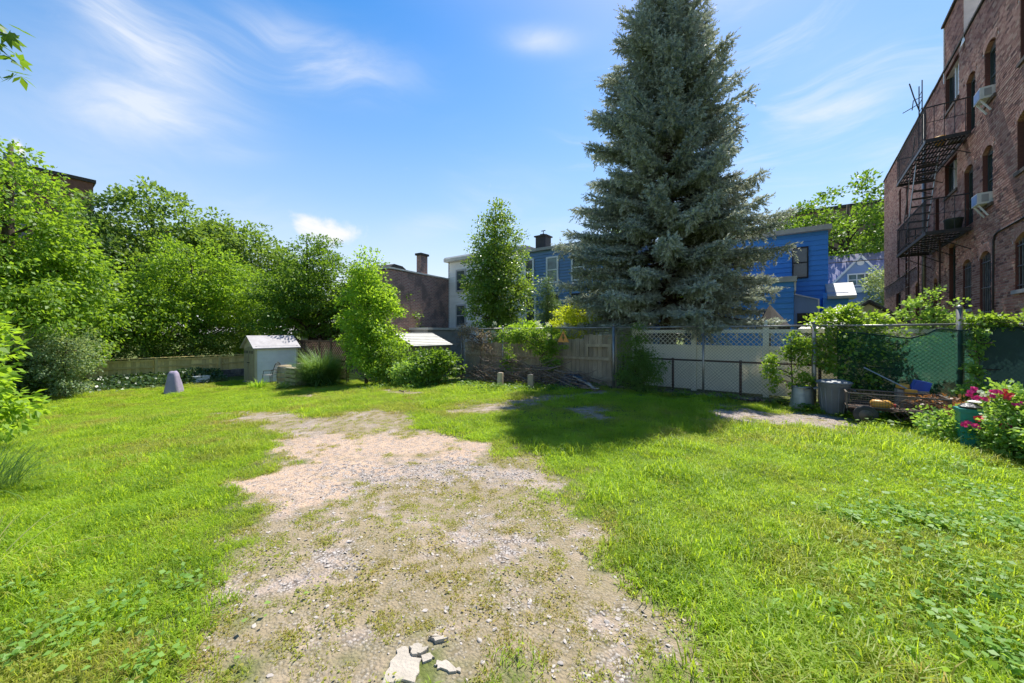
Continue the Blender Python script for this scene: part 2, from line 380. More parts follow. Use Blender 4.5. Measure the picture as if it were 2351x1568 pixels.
def make_tree(name, label, base, envs, nclump, per, leaf, lm, trunk_r=.15, seed=0, crad=(.35, .6), wid=.3, cat='tree', group=None,
              flat=.6, shell=.42, limbs=26, trunk_top=None, bark='bark', part='crown', upb=.7, droop=.25, twigs=True, lean=(0, 0)):
    """trunk with limbs plus a crown of many small leaves; envs are ellipsoids relative to the base"""
    rng = np.random.default_rng(seed); T = thing(name, label, cat, base, 0, group)
    C = env_points(envs, nclump, rng, shell)
    C = C[C[:, 2] > .05]
    top = max(e[2] + e[5] * .6 for e in envs) if trunk_top is None else trunk_top
    tb = MB(); pts = []; rs = []
    for i in range(7):
        t = i / 6; pts.append((lean[0] * t + .12 * math.sin(3.1 * t + seed) * min(1, trunk_r * 8), lean[1] * t + .1 * math.cos(2.3 * t + seed) * min(1, trunk_r * 8), top * t)); rs.append(trunk_r * (1 - .8 * t) * (1.25 if i == 0 else 1))
    tb.tube(pts, rs, 8)
    for j in rng.choice(len(C), min(limbs, len(C)), replace=False):
        c = C[j]; t = float(np.clip((c[2] - .35 * np.hypot(c[0], c[1])) / top, .12, .9)); i = min(5, int(t * 6)); q = t * 6 - i
        a = Vector(pts[i]).lerp(Vector(pts[i + 1]), q); b = Vector(c); m = a.lerp(b, .5) + Vector((rng.normal() * .12, rng.normal() * .12, .12 * (b - a).length))
        r0 = max(.012, trunk_r * (1 - .8 * t) * .45); tb.tube([a, a.lerp(m, .5), m, b], [r0, r0 * .75, r0 * .5, r0 * .2], 5, False)
    tb.obj('trunk', M[bark], T, True)
    rad = crad[0] + (crad[1] - crad[0]) * rng.random(len(C))
    cen = np.array([[0, 0, np.mean(C[:, 2])]])
    V = clump_leaves(C, rad, per, leaf, rng, flat, wid, upb, droop, cen)
    rnd = np.clip(np.repeat(rng.random(len(C)) * .5, per) + rng.random(len(V) // 4) * .5, 0, 1)
    link(part, quads_mesh(part, V, 4, lm, rnd), T)
    return T
def blades(n, rng, r0, length, spread, width, curve=.9, segs=4, base=(0, 0, 0), lean=(0, 0)):
    """arching ribbons rising from a tuft"""
    a = rng.random(n) * 2 * np.pi; rr = r0 * np.sqrt(rng.random(n)); Ln = length * (.55 + .5 * rng.random(n))
    B = np.stack([np.cos(a) * rr + base[0], np.sin(a) * rr + base[1], np.full(n, base[2])], 1)
    th0 = np.abs(rng.normal(0, .22, n)) * spread + .05; th1 = th0 + curve * (.5 + rng.random(n)); aa = a + rng.normal(0, .5, n)
    H = np.stack([np.cos(aa), np.sin(aa), np.zeros(n)], 1) + np.array([lean[0], lean[1], 0])
    side = np.stack([-np.sin(aa), np.cos(aa), np.zeros(n)], 1)
    pts = [B]
    for i in range(segs):
        th = th0 + (th1 - th0) * (i / max(1, segs - 1)) ** 1.5; d = H * np.sin(th)[:, None] + np.array([0, 0, 1.]) * np.cos(th)[:, None]
        pts.append(pts[-1] + d * (Ln / segs)[:, None])
    Q = []
    w = width * (.7 + .6 * rng.random(n))
    for i in range(segs):
        wa = (w * (1 - (i / segs) ** 2) / 2)[:, None]; wb = (w * (1 - ((i + 1) / segs) ** 2) / 2 + .0003)[:, None]
        Q.append(np.stack([pts[i] - side * wa, pts[i] + side * wa, pts[i + 1] + side * wb, pts[i + 1] - side * wb], 1))
    Q = np.stack(Q, 1)       # n,segs,4,3
    return Q.reshape(-1, 3), np.repeat(rng.random(n), segs)

# ------------------------------------------------------------------ ground
def vnoise(x, y, s, seed=0):
    x = np.asarray(x) / s; y = np.asarray(y) / s
    rng = np.random.default_rng(seed); G = rng.random((256, 256))
    xi = np.floor(x).astype(int); yi = np.floor(y).astype(int); fx = x - xi; fy = y - yi
    fx = fx * fx * (3 - 2 * fx); fy = fy * fy * (3 - 2 * fy)
    g = lambda a, b: G[a % 256, b % 256]
    return (g(xi, yi) * (1 - fx) + g(xi + 1, yi) * fx) * (1 - fy) + (g(xi, yi + 1) * (1 - fx) + g(xi + 1, yi + 1) * fx) * fy
def sst(a, b, x):
    t = np.clip((x - a) / (b - a), 0, 1); return t * t * (3 - 2 * t)
V2P = 1.3067
def poly(pts): return np.array([ground_at(x * V2P, y * V2P)[:2] for x, y in pts])
def sdist(pl, x, y):
    """distance to a polygon's edge, positive inside"""
    d = np.full(x.shape, 1e9); ins = np.zeros(x.shape, bool); n = len(pl)
    for i in range(n):
        a = pl[i]; b = pl[(i + 1) % n]; e = b - a; L2 = max(1e-9, e @ e)
        t = np.clip(((x - a[0]) * e[0] + (y - a[1]) * e[1]) / L2, 0, 1)
        d = np.minimum(d, np.hypot(x - a[0] - t * e[0], y - a[1] - t * e[1]))
        c = ((a[1] > y) != (b[1] > y)) & (x < (b[0] - a[0]) * (y - a[1]) / (b[1] - a[1] + 1e-12) + a[0]); ins ^= c
    return np.where(ins, d, -d)
MAIN = poly([(215, 1640), (400, 1480), (505, 1345), (620, 1215), (605, 1125), (665, 1060), (660, 1000), (560, 968), (480, 950), (600, 942), (730, 955), (870, 945), (940, 972), (1040, 1008), (1075, 1028), (1250, 1035), (1300, 1080), (1365, 1150), (1385, 1250), (1415, 1400), (1440, 1640)])
PATH = poly([(1040, 945), (1110, 922), (1200, 910), (1290, 902), (1400, 900), (1300, 915), (1200, 930), (1130, 950)])
SPOT1 = poly([(660, 908), (720, 905), (745, 911), (690, 914)])
SPOT2 = poly([(1300, 940), (1350, 928), (1410, 935), (1425, 955), (1380, 968), (1330, 960)])
STRIP = poly([(1560, 935), (1640, 930), (1800, 945), (1960, 960), (2040, 985), (1930, 998), (1800, 978), (1660, 965)])
SPOT3 = poly([(860, 893), (930, 895), (1000, 903), (960, 910), (880, 905)])
GRAV = [poly([(1130, 1180), (1210, 1190), (1240, 1420), (1150, 1420)]), poly([(780, 1260), (880, 1265), (860, 1340), (770, 1350)]),
        poly([(480, 1370), (590, 1375), (540, 1500), (450, 1500)]), poly([(760, 1060), (1180, 1050), (1200, 1100), (1000, 1130), (780, 1130)]), poly([(1350, 1450), (1420, 1450), (1450, 1600), (1380, 1600)])]
SAND = poly([(650, 1010), (1050, 1005), (1080, 1040), (900, 1060), (780, 1130), (620, 1140), (640, 1070)])
def fields(x, y):
    nz = (vnoise(x, y, .55, 1) - .5) * .85 + (vnoise(x, y, .2, 2) - .5) * .6 + (vnoise(x, y, .08, 3) - .5) * .4
    d = sdist(MAIN, x, y) + nz + .16
    for pl, k in ((PATH, .2), (SPOT1, .05), (SPOT2, .1), (STRIP, .1), (SPOT3, .0)):
        d = np.maximum(d, sdist(pl, x, y) + nz * .8 + k - .1)
    bare = sst(-.12, .3, d)
    strip = sst(-.2, .15, sdist(STRIP, x, y) + nz * .6)
    gv = strip.copy()
    for pl in GRAV: gv = np.maximum(gv, sst(-.15, .25, sdist(pl, x, y) + nz * .7))
    sand = sst(-.2, .2, sdist(SAND, x, y) + nz)
    lat = vnoise(x, y, .42, 5) * .34 + vnoise(x, y, .16, 6) * .33 + vnoise(x, y, .07, 7) * .33
    tuft = sst(.40, .60, lat - .30 * sand - .22 * gv + .085 + .10 * sst(4.6, 2.6, np.hypot(x, y)))
    return bare, gv, sand, tuft, strip
fu = np.arange(-24.5, 6.0, .08); fw = np.arange(-3.5, 10.8, .08)
xs = np.concatenate([[-900, -400, -200, -100, -60, -40, -30], fu, [8, 14, 30, 60, 120, 400, 900]])
ys = np.concatenate([[-600, -200, -80, -30, -12, -6], fw, [14, 20, 30, 45, 70, 120, 250, 500, 1200]])
X, Y = np.meshgrid(xs, ys); Z = gz(X) + np.where((X > -25) & (X < 6) & (Y > -4) & (Y < 10.8), (vnoise(X, Y, 1.4, 8) - .5) * .05 + (vnoise(X, Y, .3, 9) - .5) * .015, -.03)
nx, ny = len(xs), len(ys)
me = bpy.data.meshes.new('ground'); V = np.stack([X, Y, Z], -1).reshape(-1, 3)
i = np.arange(nx * ny).reshape(ny, nx); F = np.stack([i[:-1, :-1], i[:-1, 1:], i[1:, 1:], i[1:, :-1]], -1).reshape(-1, 4)
me.from_pydata(V.tolist(), [], F.tolist())
bare, gv, sand, tuft, strip = fields(X.ravel(), Y.ravel())
inyard = ((X > -24) & (X < 4.6) & (Y < 10.3)).ravel()
for nm, a in (('bare', np.where(inyard, bare, 0)), ('gravel', gv), ('sand', sand), ('tuft', tuft)):
    at = me.attributes.new(nm, 'FLOAT', 'POINT'); at.data.foreach_set('value', a.astype(np.float32))
me.polygons.foreach_set('use_smooth', [True] * len(me.polygons))
m, nt, out = newmat('ground_soil')
g = N(nt, 'ShaderNodeNewGeometry'); P = g.outputs['Position']
A = {k: N(nt, 'ShaderNodeAttribute', attribute_name=k).outputs['Fac'] for k in ('bare', 'gravel', 'sand', 'tuft')}
soil = mixc(nt, mrange(nt, noise(nt, 5, P, 6), .3, .7), (.41, .325, .26), (.32, .255, .205))
soil = mixc(nt, A['sand'], soil, mixc(nt, mrange(nt, noise(nt, 3, P, 6), .35, .65), (.50, .36, .255), (.43, .31, .22)))
vo = N(nt, 'ShaderNodeTexVoronoi'); vo.inputs['Scale'].default_value = 60; nt.links.new(P, vo.inputs['Vector'])
bw = N(nt, 'ShaderNodeRGBToBW'); nt.links.new(vo.outputs['Color'], bw.inputs[0])
peb = mixc(nt, mrange(nt, bw.outputs[0], .2, .8), (.25, .225, .215), (.50, .455, .425))
peb = mixc(nt, mrange(nt, vo.outputs['Distance'], .35, .7), peb, (.13, .105, .09))
pebf = mth(nt, 'MULTIPLY', mth(nt, 'ADD', mth(nt, 'MULTIPLY', A['gravel'], .5), .72), mrange(nt, noise(nt, 14, P, 4), .38, .62))
soil = mixc(nt, mth(nt, 'MINIMUM', pebf, 1.0), soil, peb)
soil = mixc(nt, mth(nt, 'MULTIPLY', A['tuft'], .55), soil, (.20, .165, .07))
turf = mixc(nt, mrange(nt, noise(nt, 2.5, P, 5), .3, .7), (.12, .14, .035), (.085, .115, .028))
col = mixc(nt, A['bare'], turf, soil)
b = N(nt, 'ShaderNodeBsdfPrincipled'); b.inputs['Roughness'].default_value = .95; b.inputs['Specular IOR Level'].default_value = .15
nt.links.new(col, b.inputs['Base Color'])
bp = N(nt, 'ShaderNodeBump'); bp.inputs['Strength'].default_value = .8; bp.inputs['Distance'].default_value = .02
hgt = mth(nt, 'ADD', noise(nt, 30, P, 5, .7), mth(nt, 'MULTIPLY', vo.outputs['Distance'], -.6))
nt.links.new(hgt, bp.inputs['Height']); nt.links.new(bp.outputs[0], b.inputs['Normal'])
nt.links.new(b.outputs[0], out.inputs[0])
me.materials.append(m); me.update()
ground = link('ground', me); tag(ground, 'yard ground of bare sandy soil and gravel under the lawn', 'ground', kind='structure')
def ground_h(x, y):
    return gz(x) + (vnoise(x, y, 1.4, 8) - .5) * .05 + (vnoise(x, y, .3, 9) - .5) * .015

# ---- scattered stuff: geometry nodes put small tuft / stone meshes on points
def scatter(name, label, cat, pts, rot, scl, idx, tint, sources):
    me = bpy.data.meshes.new(name); me.vertices.add(len(pts)); me.vertices.foreach_set('co', np.ascontiguousarray(pts, dtype=np.float32).ravel())
    for nm, ty, key, a in (('rot', 'FLOAT_VECTOR', 'vector', rot), ('scl', 'FLOAT_VECTOR', 'vector', scl), ('idx', 'INT', 'value', idx), ('tint', 'FLOAT', 'value', tint)):
        at = me.attributes.new(nm, ty, 'POINT'); at.data.foreach_set(key, np.ascontiguousarray(a, dtype=np.int32 if ty == 'INT' else np.float32).ravel())
    me.update(); o = link(name, me); tag(o, label, cat, kind='stuff')
    ng = bpy.data.node_groups.new(name, 'GeometryNodeTree')
    ng.interface.new_socket('Geometry', in_out='INPUT', socket_type='NodeSocketGeometry'); ng.interface.new_socket('Geometry', in_out='OUTPUT', socket_type='NodeSocketGeometry')
    gi = ng.nodes.new('NodeGroupInput'); go = ng.nodes.new('NodeGroupOutput'); jn = ng.nodes.new('GeometryNodeJoinGeometry')
    for sm in reversed(sources):
        so = bpy.data.objects.new(sm.name, sm)
        oi = ng.nodes.new('GeometryNodeObjectInfo'); oi.inputs['Object'].default_value = so; oi.inputs['As Instance'].default_value = False
        g2i = ng.nodes.new('GeometryNodeGeometryToInstance'); ng.links.new(oi.outputs['Geometry'], g2i.inputs[0]); ng.links.new(g2i.outputs[0], jn.inputs[0])
    ip = ng.nodes.new('GeometryNodeInstanceOnPoints'); ip.inputs['Pick Instance'].default_value = True
    def na(nm, ty):
        n = ng.nodes.new('GeometryNodeInputNamedAttribute'); n.data_type = ty; n.inputs['Name'].default_value = nm
        return [s for s in n.outputs if s.enabled and s.name == 'Attribute'][0]
    ng.links.new(gi.outputs[0], ip.inputs['Points']); ng.links.new(jn.outputs[0], ip.inputs['Instance'])
    ng.links.new(na('idx', 'INT'), ip.inputs['Instance Index']); ng.links.new(na('rot', 'FLOAT_VECTOR'), ip.inputs['Rotation']); ng.links.new(na('scl', 'FLOAT_VECTOR'), ip.inputs['Scale'])
    ng.links.new(ip.outputs[0], go.inputs[0])
    md = o.modifiers.new('scatter', 'NODES'); md.node_group = ng
    return o
grass_mat = leafmat('lawn_grass', (.085, .17, .014), (.30, .42, .036), .50, inst=True, dry=(.40, .31, .09), gain=1.15, rough=.5, patch=1.7, pw=.58, spec=.3)
rng = np.random.default_rng(11)
def patch(nm, n, rad, length, spread, width, curve):
    """a little round of turf: blades springing from many spots"""
    Q = []; Rn = []
    for i in range(n):
        a = rng.random() * 6.283; r = rad * math.sqrt(rng.random())
        q, rr = blades(3, rng, .012, length * (.6 + .7 * rng.random()), spread, width, curve, 2, (r * math.cos(a), r * math.sin(a), -.006))
        Q.append(q); Rn.append(rr)
    return quads_mesh(nm, np.concatenate(Q), 4, grass_mat, np.concatenate(Rn))
src = [patch('turf', 50, .17, .075, 2.6, .0055, 1.0) for _ in range(4)] + [patch('long_turf', 36, .16, .14, 2.2, .006, 1.2) for _ in range(3)] + [patch('low_turf', 44, .10, .035, 3.4, .006, .9) for _ in range(3)]
# clover-like low leaves mixed into the worn part
def rosettes(nm, n, rad, s):
    a = rng.random(n) * 6.283; r = rad * np.sqrt(rng.random(n)); Pp = np.stack([r * np.cos(a), r * np.sin(a), .008 + .02 * rng.random(n)], 1)
    Aa = rng.normal(size=(n, 3)); Aa[:, 2] = .25 * np.abs(Aa[:, 2]); Nn = rng.normal(size=(n, 3)) * .35; Nn[:, 2] += 1
    return quads_mesh(nm, leaf_quads(Pp, Aa, Nn, s * (.6 + .8 * rng.random(n)), .38, rng), 4, grass_mat, rng.random(n))
src += [rosettes('clover', 42, .14, .022) for _ in range(2)]
gxs = np.arange(-23.6, 4.6, .135); gys = np.arange(-2.6, 10.25, .135)
GX, GY = np.meshgrid(gxs, gys); GX = (GX + rng.uniform(-.07, .07, GX.shape)).ravel(); GY = (GY + rng.uniform(-.07, .07, GY.shape)).ravel()
dist = np.hypot(GX, GY); keep = (dist > .9) & (GX * -.588 + GY * .809 > -2.0)
# denser near the viewer
nn = 9000; nr = 1.0 + 5.5 * np.sqrt(rng.random(nn)); na_ = rng.random(nn) * 6.283
NX, NY = nr * np.cos(na_), nr * np.sin(na_); kk = (NX * -.588 + NY * .809 > -.5) & (NX > -9) & (NX < 4.4)
GX = np.concatenate([GX[keep], NX[kk]]); GY = np.concatenate([GY[keep], NY[kk]])
b_, g_, s_, t_, st_ = fields(GX, GY)
cover = (1 - b_) + b_ * t_ * .75
ok = rng.random(len(GX)) < cover * 1.05; ok &= ~((GX < -21.6) | (GY > 10.15))
for c_ in ((-20.4, 7.8, 1.1), (*ground_at(1212, 2015)[:2], .17), (*ground_at(1258, 1978)[:2], .08), (*ground_at(1342, 2024)[:2], .10)): ok &= np.hypot(GX - c_[0], GY - c_[1]) > c_[2]
GX, GY, b_, t_ = GX[ok], GY[ok], b_[ok], t_[ok]; n = len(GX)
lng = vnoise(GX, GY, 1.6, 21) * .45 + vnoise(GX, GY, .35, 22) * .55
idx = np.where(b_ > .35, np.where(rng.random(n) < .80, rng.integers(7, 10, n), rng.integers(10, 12, n)), np.where(lng + rng.normal(0, .08, n) > .62, rng.integers(4, 7, n), rng.integers(0, 4, n)))
sc = (.7 + .6 * rng.random(n)) * (1 - .35 * b_) * np.where(b_ < .3, .55 + .9 * lng, 1)
sc *= np.where(GY > 9.2, .85, 1)
dryn = np.clip(sst(.05, .6, b_) * (.35 + .7 * vnoise(GX, GY, .5, 23)) + sst(.48, .82, vnoise(GX, GY, 1.3, 24) * .5 + vnoise(GX, GY, .3, 25) * .5) * .55 + (rng.random(n) < .05) * .5, 0, .92)
scatter('lawn_grass', 'bright green mown grass of the sunlit lawn, thin and dry around the bare soil', 'grass', np.stack([GX, GY, ground_h(GX, GY)], 1),
        np.stack([rng.normal(0, .08, n), rng.normal(0, .08, n), rng.random(n) * 6.28], 1), np.stack([sc, sc, sc * (.8 + .4 * rng.random(n))], 1), idx, dryn, src)
# gravel
stone_mat = pmat('gravel_stone', (.47, .415, .37), (.29, .26, .235), 30, .9, orand=0)
def stone(nm):
    b = MB(); pr = [(.0, -.3), (.75, -.25), (1.0, .1), (.7, .5), (.0, .62)]
    vs = []; k = 6
    for r, z in pr[1:4]:
        for j in range(k): a = 6.283 * j / k + rng.random() * .5; q = r * (.75 + .5 * rng.random()); vs.append((q * math.cos(a), q * math.sin(a) * .8, z * (.7 + .5 * rng.random())))
    fs = [(i * k + j, i * k + (j + 1) % k, (i + 1) * k + (j + 1) % k, (i + 1) * k + j) for i in range(2) for j in range(k)] + [tuple(12 + j for j in range(k))]
    return b.add(vs, fs).mesh(nm, stone_mat)
ns = 60000; r_ = 1.0 + 9.5 * np.sqrt(rng.random(ns)); r_[:28000] = .9 + 3.8 * np.sqrt(rng.random(28000)); a_ = rng.random(ns) * 6.283
SX, SY = r_ * np.cos(a_), r_ * np.sin(a_); b_, g_, s_, t_, st_ = fields(SX, SY)
ok = (b_ > .45) & (rng.random(ns) < (.55 + .6 * g_) * (1 - .7 * s_) * (1 - .5 * t_)) & (SX * -.588 + SY * .809 > 0)
SX, SY = SX[ok], SY[ok]; n = len(SX); ss = .006 + .013 * rng.random(n) ** 2.2
scatter('gravel', 'loose grey gravel stones lying on the worn bare soil', 'gravel', np.stack([SX, SY, ground_h(SX, SY) + .002], 1),
        np.stack([rng.normal(0, .3, n), rng.normal(0, .3, n), rng.random(n) * 6.28], 1), np.stack([ss, ss * (.7 + .5 * rng.random(n)), ss * (.28 + .25 * rng.random(n))], 1), rng.integers(0, 4, n), rng.random(n), [stone('stone') for _ in range(4)])

# broken concrete slabs in front
def slab(pts, h, lift, label):
    P3 = [ground_at(x, y) for x, y in pts]; c = (sum(p[0] for p in P3) / len(P3), sum(p[1] for p in P3) / len(P3))
    pl = []
    for k in range(len(P3)):
        a = P3[k]; b = P3[(k + 1) % len(P3)]
        for t in (0, .33, .66): pl.append((a[0] + (b[0] - a[0]) * t + rng.normal(0, .006) - c[0], a[1] + (b[1] - a[1]) * t + rng.normal(0, .006) - c[1]))
    pl.reverse()
    ar = sum(pl[k][0] * pl[(k + 1) % len(pl)][1] - pl[(k + 1) % len(pl)][0] * pl[k][1] for k in range(len(pl)))
    if ar < 0: pl.reverse()
    b = MB().prism(pl, 'z', -.03, h - .004); n = len(pl)
    b.v += [(x * .965, y * .965, h) for x, y in pl]; b.f[1] = tuple(2 * n + k for k in range(n))
    b.f += [(n + k, n + (k + 1) % n, 2 * n + (k + 1) % n, 2 * n + k) for k in range(n)]
    o = b.obj('concrete_slab', M['concrete']); o.location = (c[0], c[1], float(ground_h(c[0], c[1])) + lift + .002); tag(o, label, 'slab', 'broken concrete slabs', 'thing')
slab([(1148, 2075), (1160, 2020), (1195, 1965), (1225, 1960), (1240, 1990), (1262, 2000), (1255, 2035), (1240, 2075)], .008, .0, 'largest pale broken concrete slab sunk in the soil, nearest the camera')
slab([(1224, 1966), (1250, 1960), (1286, 1966), (1282, 1984), (1258, 1992), (1236, 1990)], .012, .006, 'small raised concrete fragment with a crumbled edge on the big slab')
slab([(1302, 2010), (1340, 2006), (1372, 2022), (1382, 2038), (1350, 2040), (1310, 2028)], .008, .0, 'oval concrete fragment beside a grass tuft, apart from the big slab')
slab([(1262, 1994), (1284, 1982), (1300, 1994), (1298, 2008), (1272, 2012)], .008, .0, 'little concrete chip wedged between the big slab and the oval one')
slab([(1290, 1930), (1330, 1924), (1340, 1938), (1305, 1948)], .015, .002, 'flat pinkish stone half buried among low weeds behind the slabs')

# ------------------------------------------------------------------ brick apartment building on the right
FO = (4.36, 14.2)
bldg = thing('brick_building', 'tall brick apartment building with arched windows and a black fire escape', 'building', (FO[0], FO[1], 0), R(88))
F2, FS = math.cos(R(2)), math.sin(R(2))
def fac_to_world(s, d, z): return (FO[0] + s * FS - d * F2, FO[1] + s * F2 + d * FS, z)
m, nt, out = newmat('red_brick')
a = N(nt, 'ShaderNodeAttribute', attribute_name='rnd'); g = N(nt, 'ShaderNodeNewGeometry')
cr = N(nt, 'ShaderNodeValToRGB'); nt.links.new(a.outputs['Fac'], cr.inputs[0])
for i, (p, c) in enumerate([(0, (.17, .10, .09)), (.14, (.36, .175, .14)), (.45, (.47, .25, .195)), (.8, (.53, .31, .25)), (1, (.55, .37, .29))]):
    e = cr.color_ramp.elements[i] if i < 2 else cr.color_ramp.elements.new(p); e.position = p; e.color = (*c, 1)
st = mixc(nt, mrange(nt, noise(nt, .5, g.outputs['Position'], 4), .38, .66), (1, 1, 1), (.80, .82, .80))
st = mixc(nt, mrange(nt, noise(nt, 35, g.outputs['Position'], 4), .35, .7), st, (.78, .76, .76))
b = N(nt, 'ShaderNodeBsdfPrincipled'); b.inputs['Roughness'].default_value = .92; b.inputs['Specular IOR Level'].default_value = .2
nt.links.new(mixc(nt, 1.0, cr.outputs[0], st, 'MULTIPLY'), b.inputs['Base Color'])
bp = N(nt, 'ShaderNodeBump'); bp.inputs['Strength'].default_value = .5; bp.inputs['Distance'].default_value = .006
nt.links.new(noise(nt, 90, g.outputs['Position'], 3), bp.inputs['Height']); nt.links.new(bp.outputs[0], b.inputs['Normal'])
nt.links.new(b.outputs[0], out.inputs[0]); M['brick'] = m

# openings: (centre s, width, z0, z1 at the springing, arch rise, kind)
OPEN = [(3.85, 1.35, 8.95, 10.30, 0, 'pair'), (2.17, .68, 7.40, 8.95, .12, 'door'), (.79, .70, 7.62, 9.02, .13, 'sash'), (-1.35, .9, 7.62, 9.02, .13, 'sash'),
        (3.97, 1.25, 6.15, 7.25, 0, 'pair'), (2.34, .72, 4.72, 6.36, .12, 'door'), (.96, .68, 4.95, 6.36, .13, 'sash'), (-1.2, .92, 5.22, 6.36, .13, 'sash'),
        (5.48, .5, 5.0, 6.44, 0, 'sash'), (11.78, .45, 7.05, 8.68, 0, 'dark'), (10.26, .42, 7.0, 8.4, 0, 'dark'), (12.13, .42, 4.5, 6.25, 0, 'dark'), (10.4, .42, 4.4, 6.2, 0, 'dark'),
        (-1.07, .9, 2.57, 3.66, .16, 'barred'), (1.11, .76, 2.0, 3.62, .15, 'barred'), (2.48, .72, 2.3, 3.62, .14, 'barred'), (3.82, .66, 2.6, 4.4, .1, 'dark'),
        (5.7, .45, 2.2, 3.45, .15, 'dark'), (8.33, .7, 1.9, 3.6, .12, 'dark'), (12.2, 1.1, 2.0, 3.6, 0, 'sash'), (10.0, .5, 1.9, 3.9, 0, 'dark')]
S0, S1, ZB, ZT = -5.0, 16.2, .55, 10.45
CO, BL = .0677, .213
def half_open(o, z):
    """half width of an opening (with its ring of arch bricks) at height z"""
    s, w, z0, z1, rise, kd = o
    top = z1 + (rise + .21 if rise else 0)
    if z < z0 or z > top: return None
    if z <= z1 or not rise: return w / 2
    q = (z - z1) / (rise + .21); return (w / 2 + .16) * math.sqrt(max(0, 1 - q * q)) if q < 1 else None
bricks = []
for c in range(int((ZT - ZB) / CO)):
    z0 = ZB + c * CO; zm = z0 + CO / 2; iv = [(S0, S1)]
    for o in OPEN:
        h = half_open(o, zm)
        if not h: continue
        lo, hi = o[0] - h, o[0] + h; nv = []
        for a0, b0 in iv:
            if hi <= a0 or lo >= b0: nv.append((a0, b0)); continue
            if lo - a0 > .03: nv.append((a0, lo))
            if b0 - hi > .03: nv.append((hi, b0))
        iv = nv
    bl = BL / 2 if c % 6 == 5 else BL; off = (BL / 2 if c % 2 else 0) if bl == BL else BL / 4
    for a0, b0 in iv:
        k = math.floor((a0 - off) / bl)
        while off + k * bl < b0:
            x0 = max(a0, off + k * bl) + .0065; x1 = min(b0, off + (k + 1) * bl) - .0065; k += 1
            if x1 - x0 > .025: bricks.append((x0, x1, z0 + .007, z0 + CO - .007))
rngb = np.random.default_rng(3)
def vis_key(b):
    w = fac_to_world((b[0] + b[1]) / 2, 0, (b[2] + b[3]) / 2); X_ = w[0] * _C + w[1] * _S; Y_ = -w[0] * _S + w[1] * _C
    px, py = 512 + FPX * X_ / Y_, HOR - FPX * (w[2] - CAM_H) / Y_
    return Y_ if (px < 1020 and 2 < py < 311) and b[1] - b[0] > .19 else 1e9
order = sorted(range(len(bricks)), key=lambda i: vis_key(bricks[i])); near = set(order[:290])
def brick_verts(x0, x1, z0, z1, d): 
    f0, f1, f2, f3 = (x0, d, z0), (x1, d, z0), (x1, d, z1), (x0, d, z1); k0, k1, k2, k3 = (x0, -.03, z0), (x1, -.03, z0), (x1, -.03, z1), (x0, -.03, z1)
    return [f1, f0, f3, f2, k0, f0, f1, k1, f3, k3, k2, f2, k0, k3, f3, f0, f1, f2, k2, k1]
V = []; RR = []
for i, b_ in enumerate(bricks):
    if i in near: continue
    V += brick_verts(*b_, .012 + .004 * rngb.random()); RR += [float(rngb.random())] * 5
wall = link('brickwork', quads_mesh('brickwork', np.array(V), 4, M['brick'], np.array(RR)), bldg); tag(wall, kind='stuff')
bm_ = [quads_mesh('brick', np.array(brick_verts(-(BL - .01) / 2, (BL - .01) / 2, -(CO - .014) / 2, (CO - .014) / 2, .012 + .004 * k / 12)), 4, M['brick'], np.full(5, (k + .5) / 12)) for k in range(12)]
for i in order[:290]:
    b_ = bricks[i]; link('brick', bm_[int(rngb.integers(12))], bldg, ((b_[0] + b_[1]) / 2, 0, (b_[2] + b_[3]) / 2))
# mortar backing with holes for the openings
sb = sorted({S0, S1} | {o[0] - o[1] / 2 for o in OPEN} | {o[0] + o[1] / 2 for o in OPEN}); zb = sorted({0., ZT} | {o[2] for o in OPEN} | {o[3] + o[4] for o in OPEN})
mb = MB()
for i in range(len(sb) - 1):
    run = None
    for j in range(len(zb) - 1):
        sc_, zc = (sb[i] + sb[i + 1]) / 2, (zb[j] + zb[j + 1]) / 2
        hole = any(abs(sc_ - o[0]) < o[1] / 2 and o[2] < zc < o[3] + o[4] for o in OPEN)
        if not hole:
            if run is None: run = zb[j]
        if (hole or j == len(zb) - 2) and run is not None:
            mb.add([(sb[i + 1], 0, run), (sb[i], 0, run), (sb[i], 0, zb[j] if hole else zb[j + 1]), (sb[i + 1], 0, zb[j] if hole else zb[j + 1])], [(0, 1, 2, 3)]); run = None
mb.add([(S1, 0, 0), (S1, -9, 0), (S1, -9, ZT), (S1, 0, ZT)], [(3, 2, 1, 0)])
mb.add([(S0, 0, ZT - .3), (S1, 0, ZT - .3), (S1, -9, ZT - .3), (S0, -9, ZT - .3)], [(3, 2, 1, 0)])
mb.add([(S0, 0, 0), (S0, -9, 0), (S0, -9, ZT), (S0, 0, ZT)], [(0, 1, 2, 3)])
mb.obj('wall', M['mortar'], bldg)
mb = MB(); s = S0
while s < S1:
    e_ = min(S1 + .05, s + .6); mb.box(s + .004, e_, -.28, .05 + .01 * random.random(), ZT, ZT + .06 + .012 * random.random()); s += .6
mb.obj('coping', M['tar'], bldg)
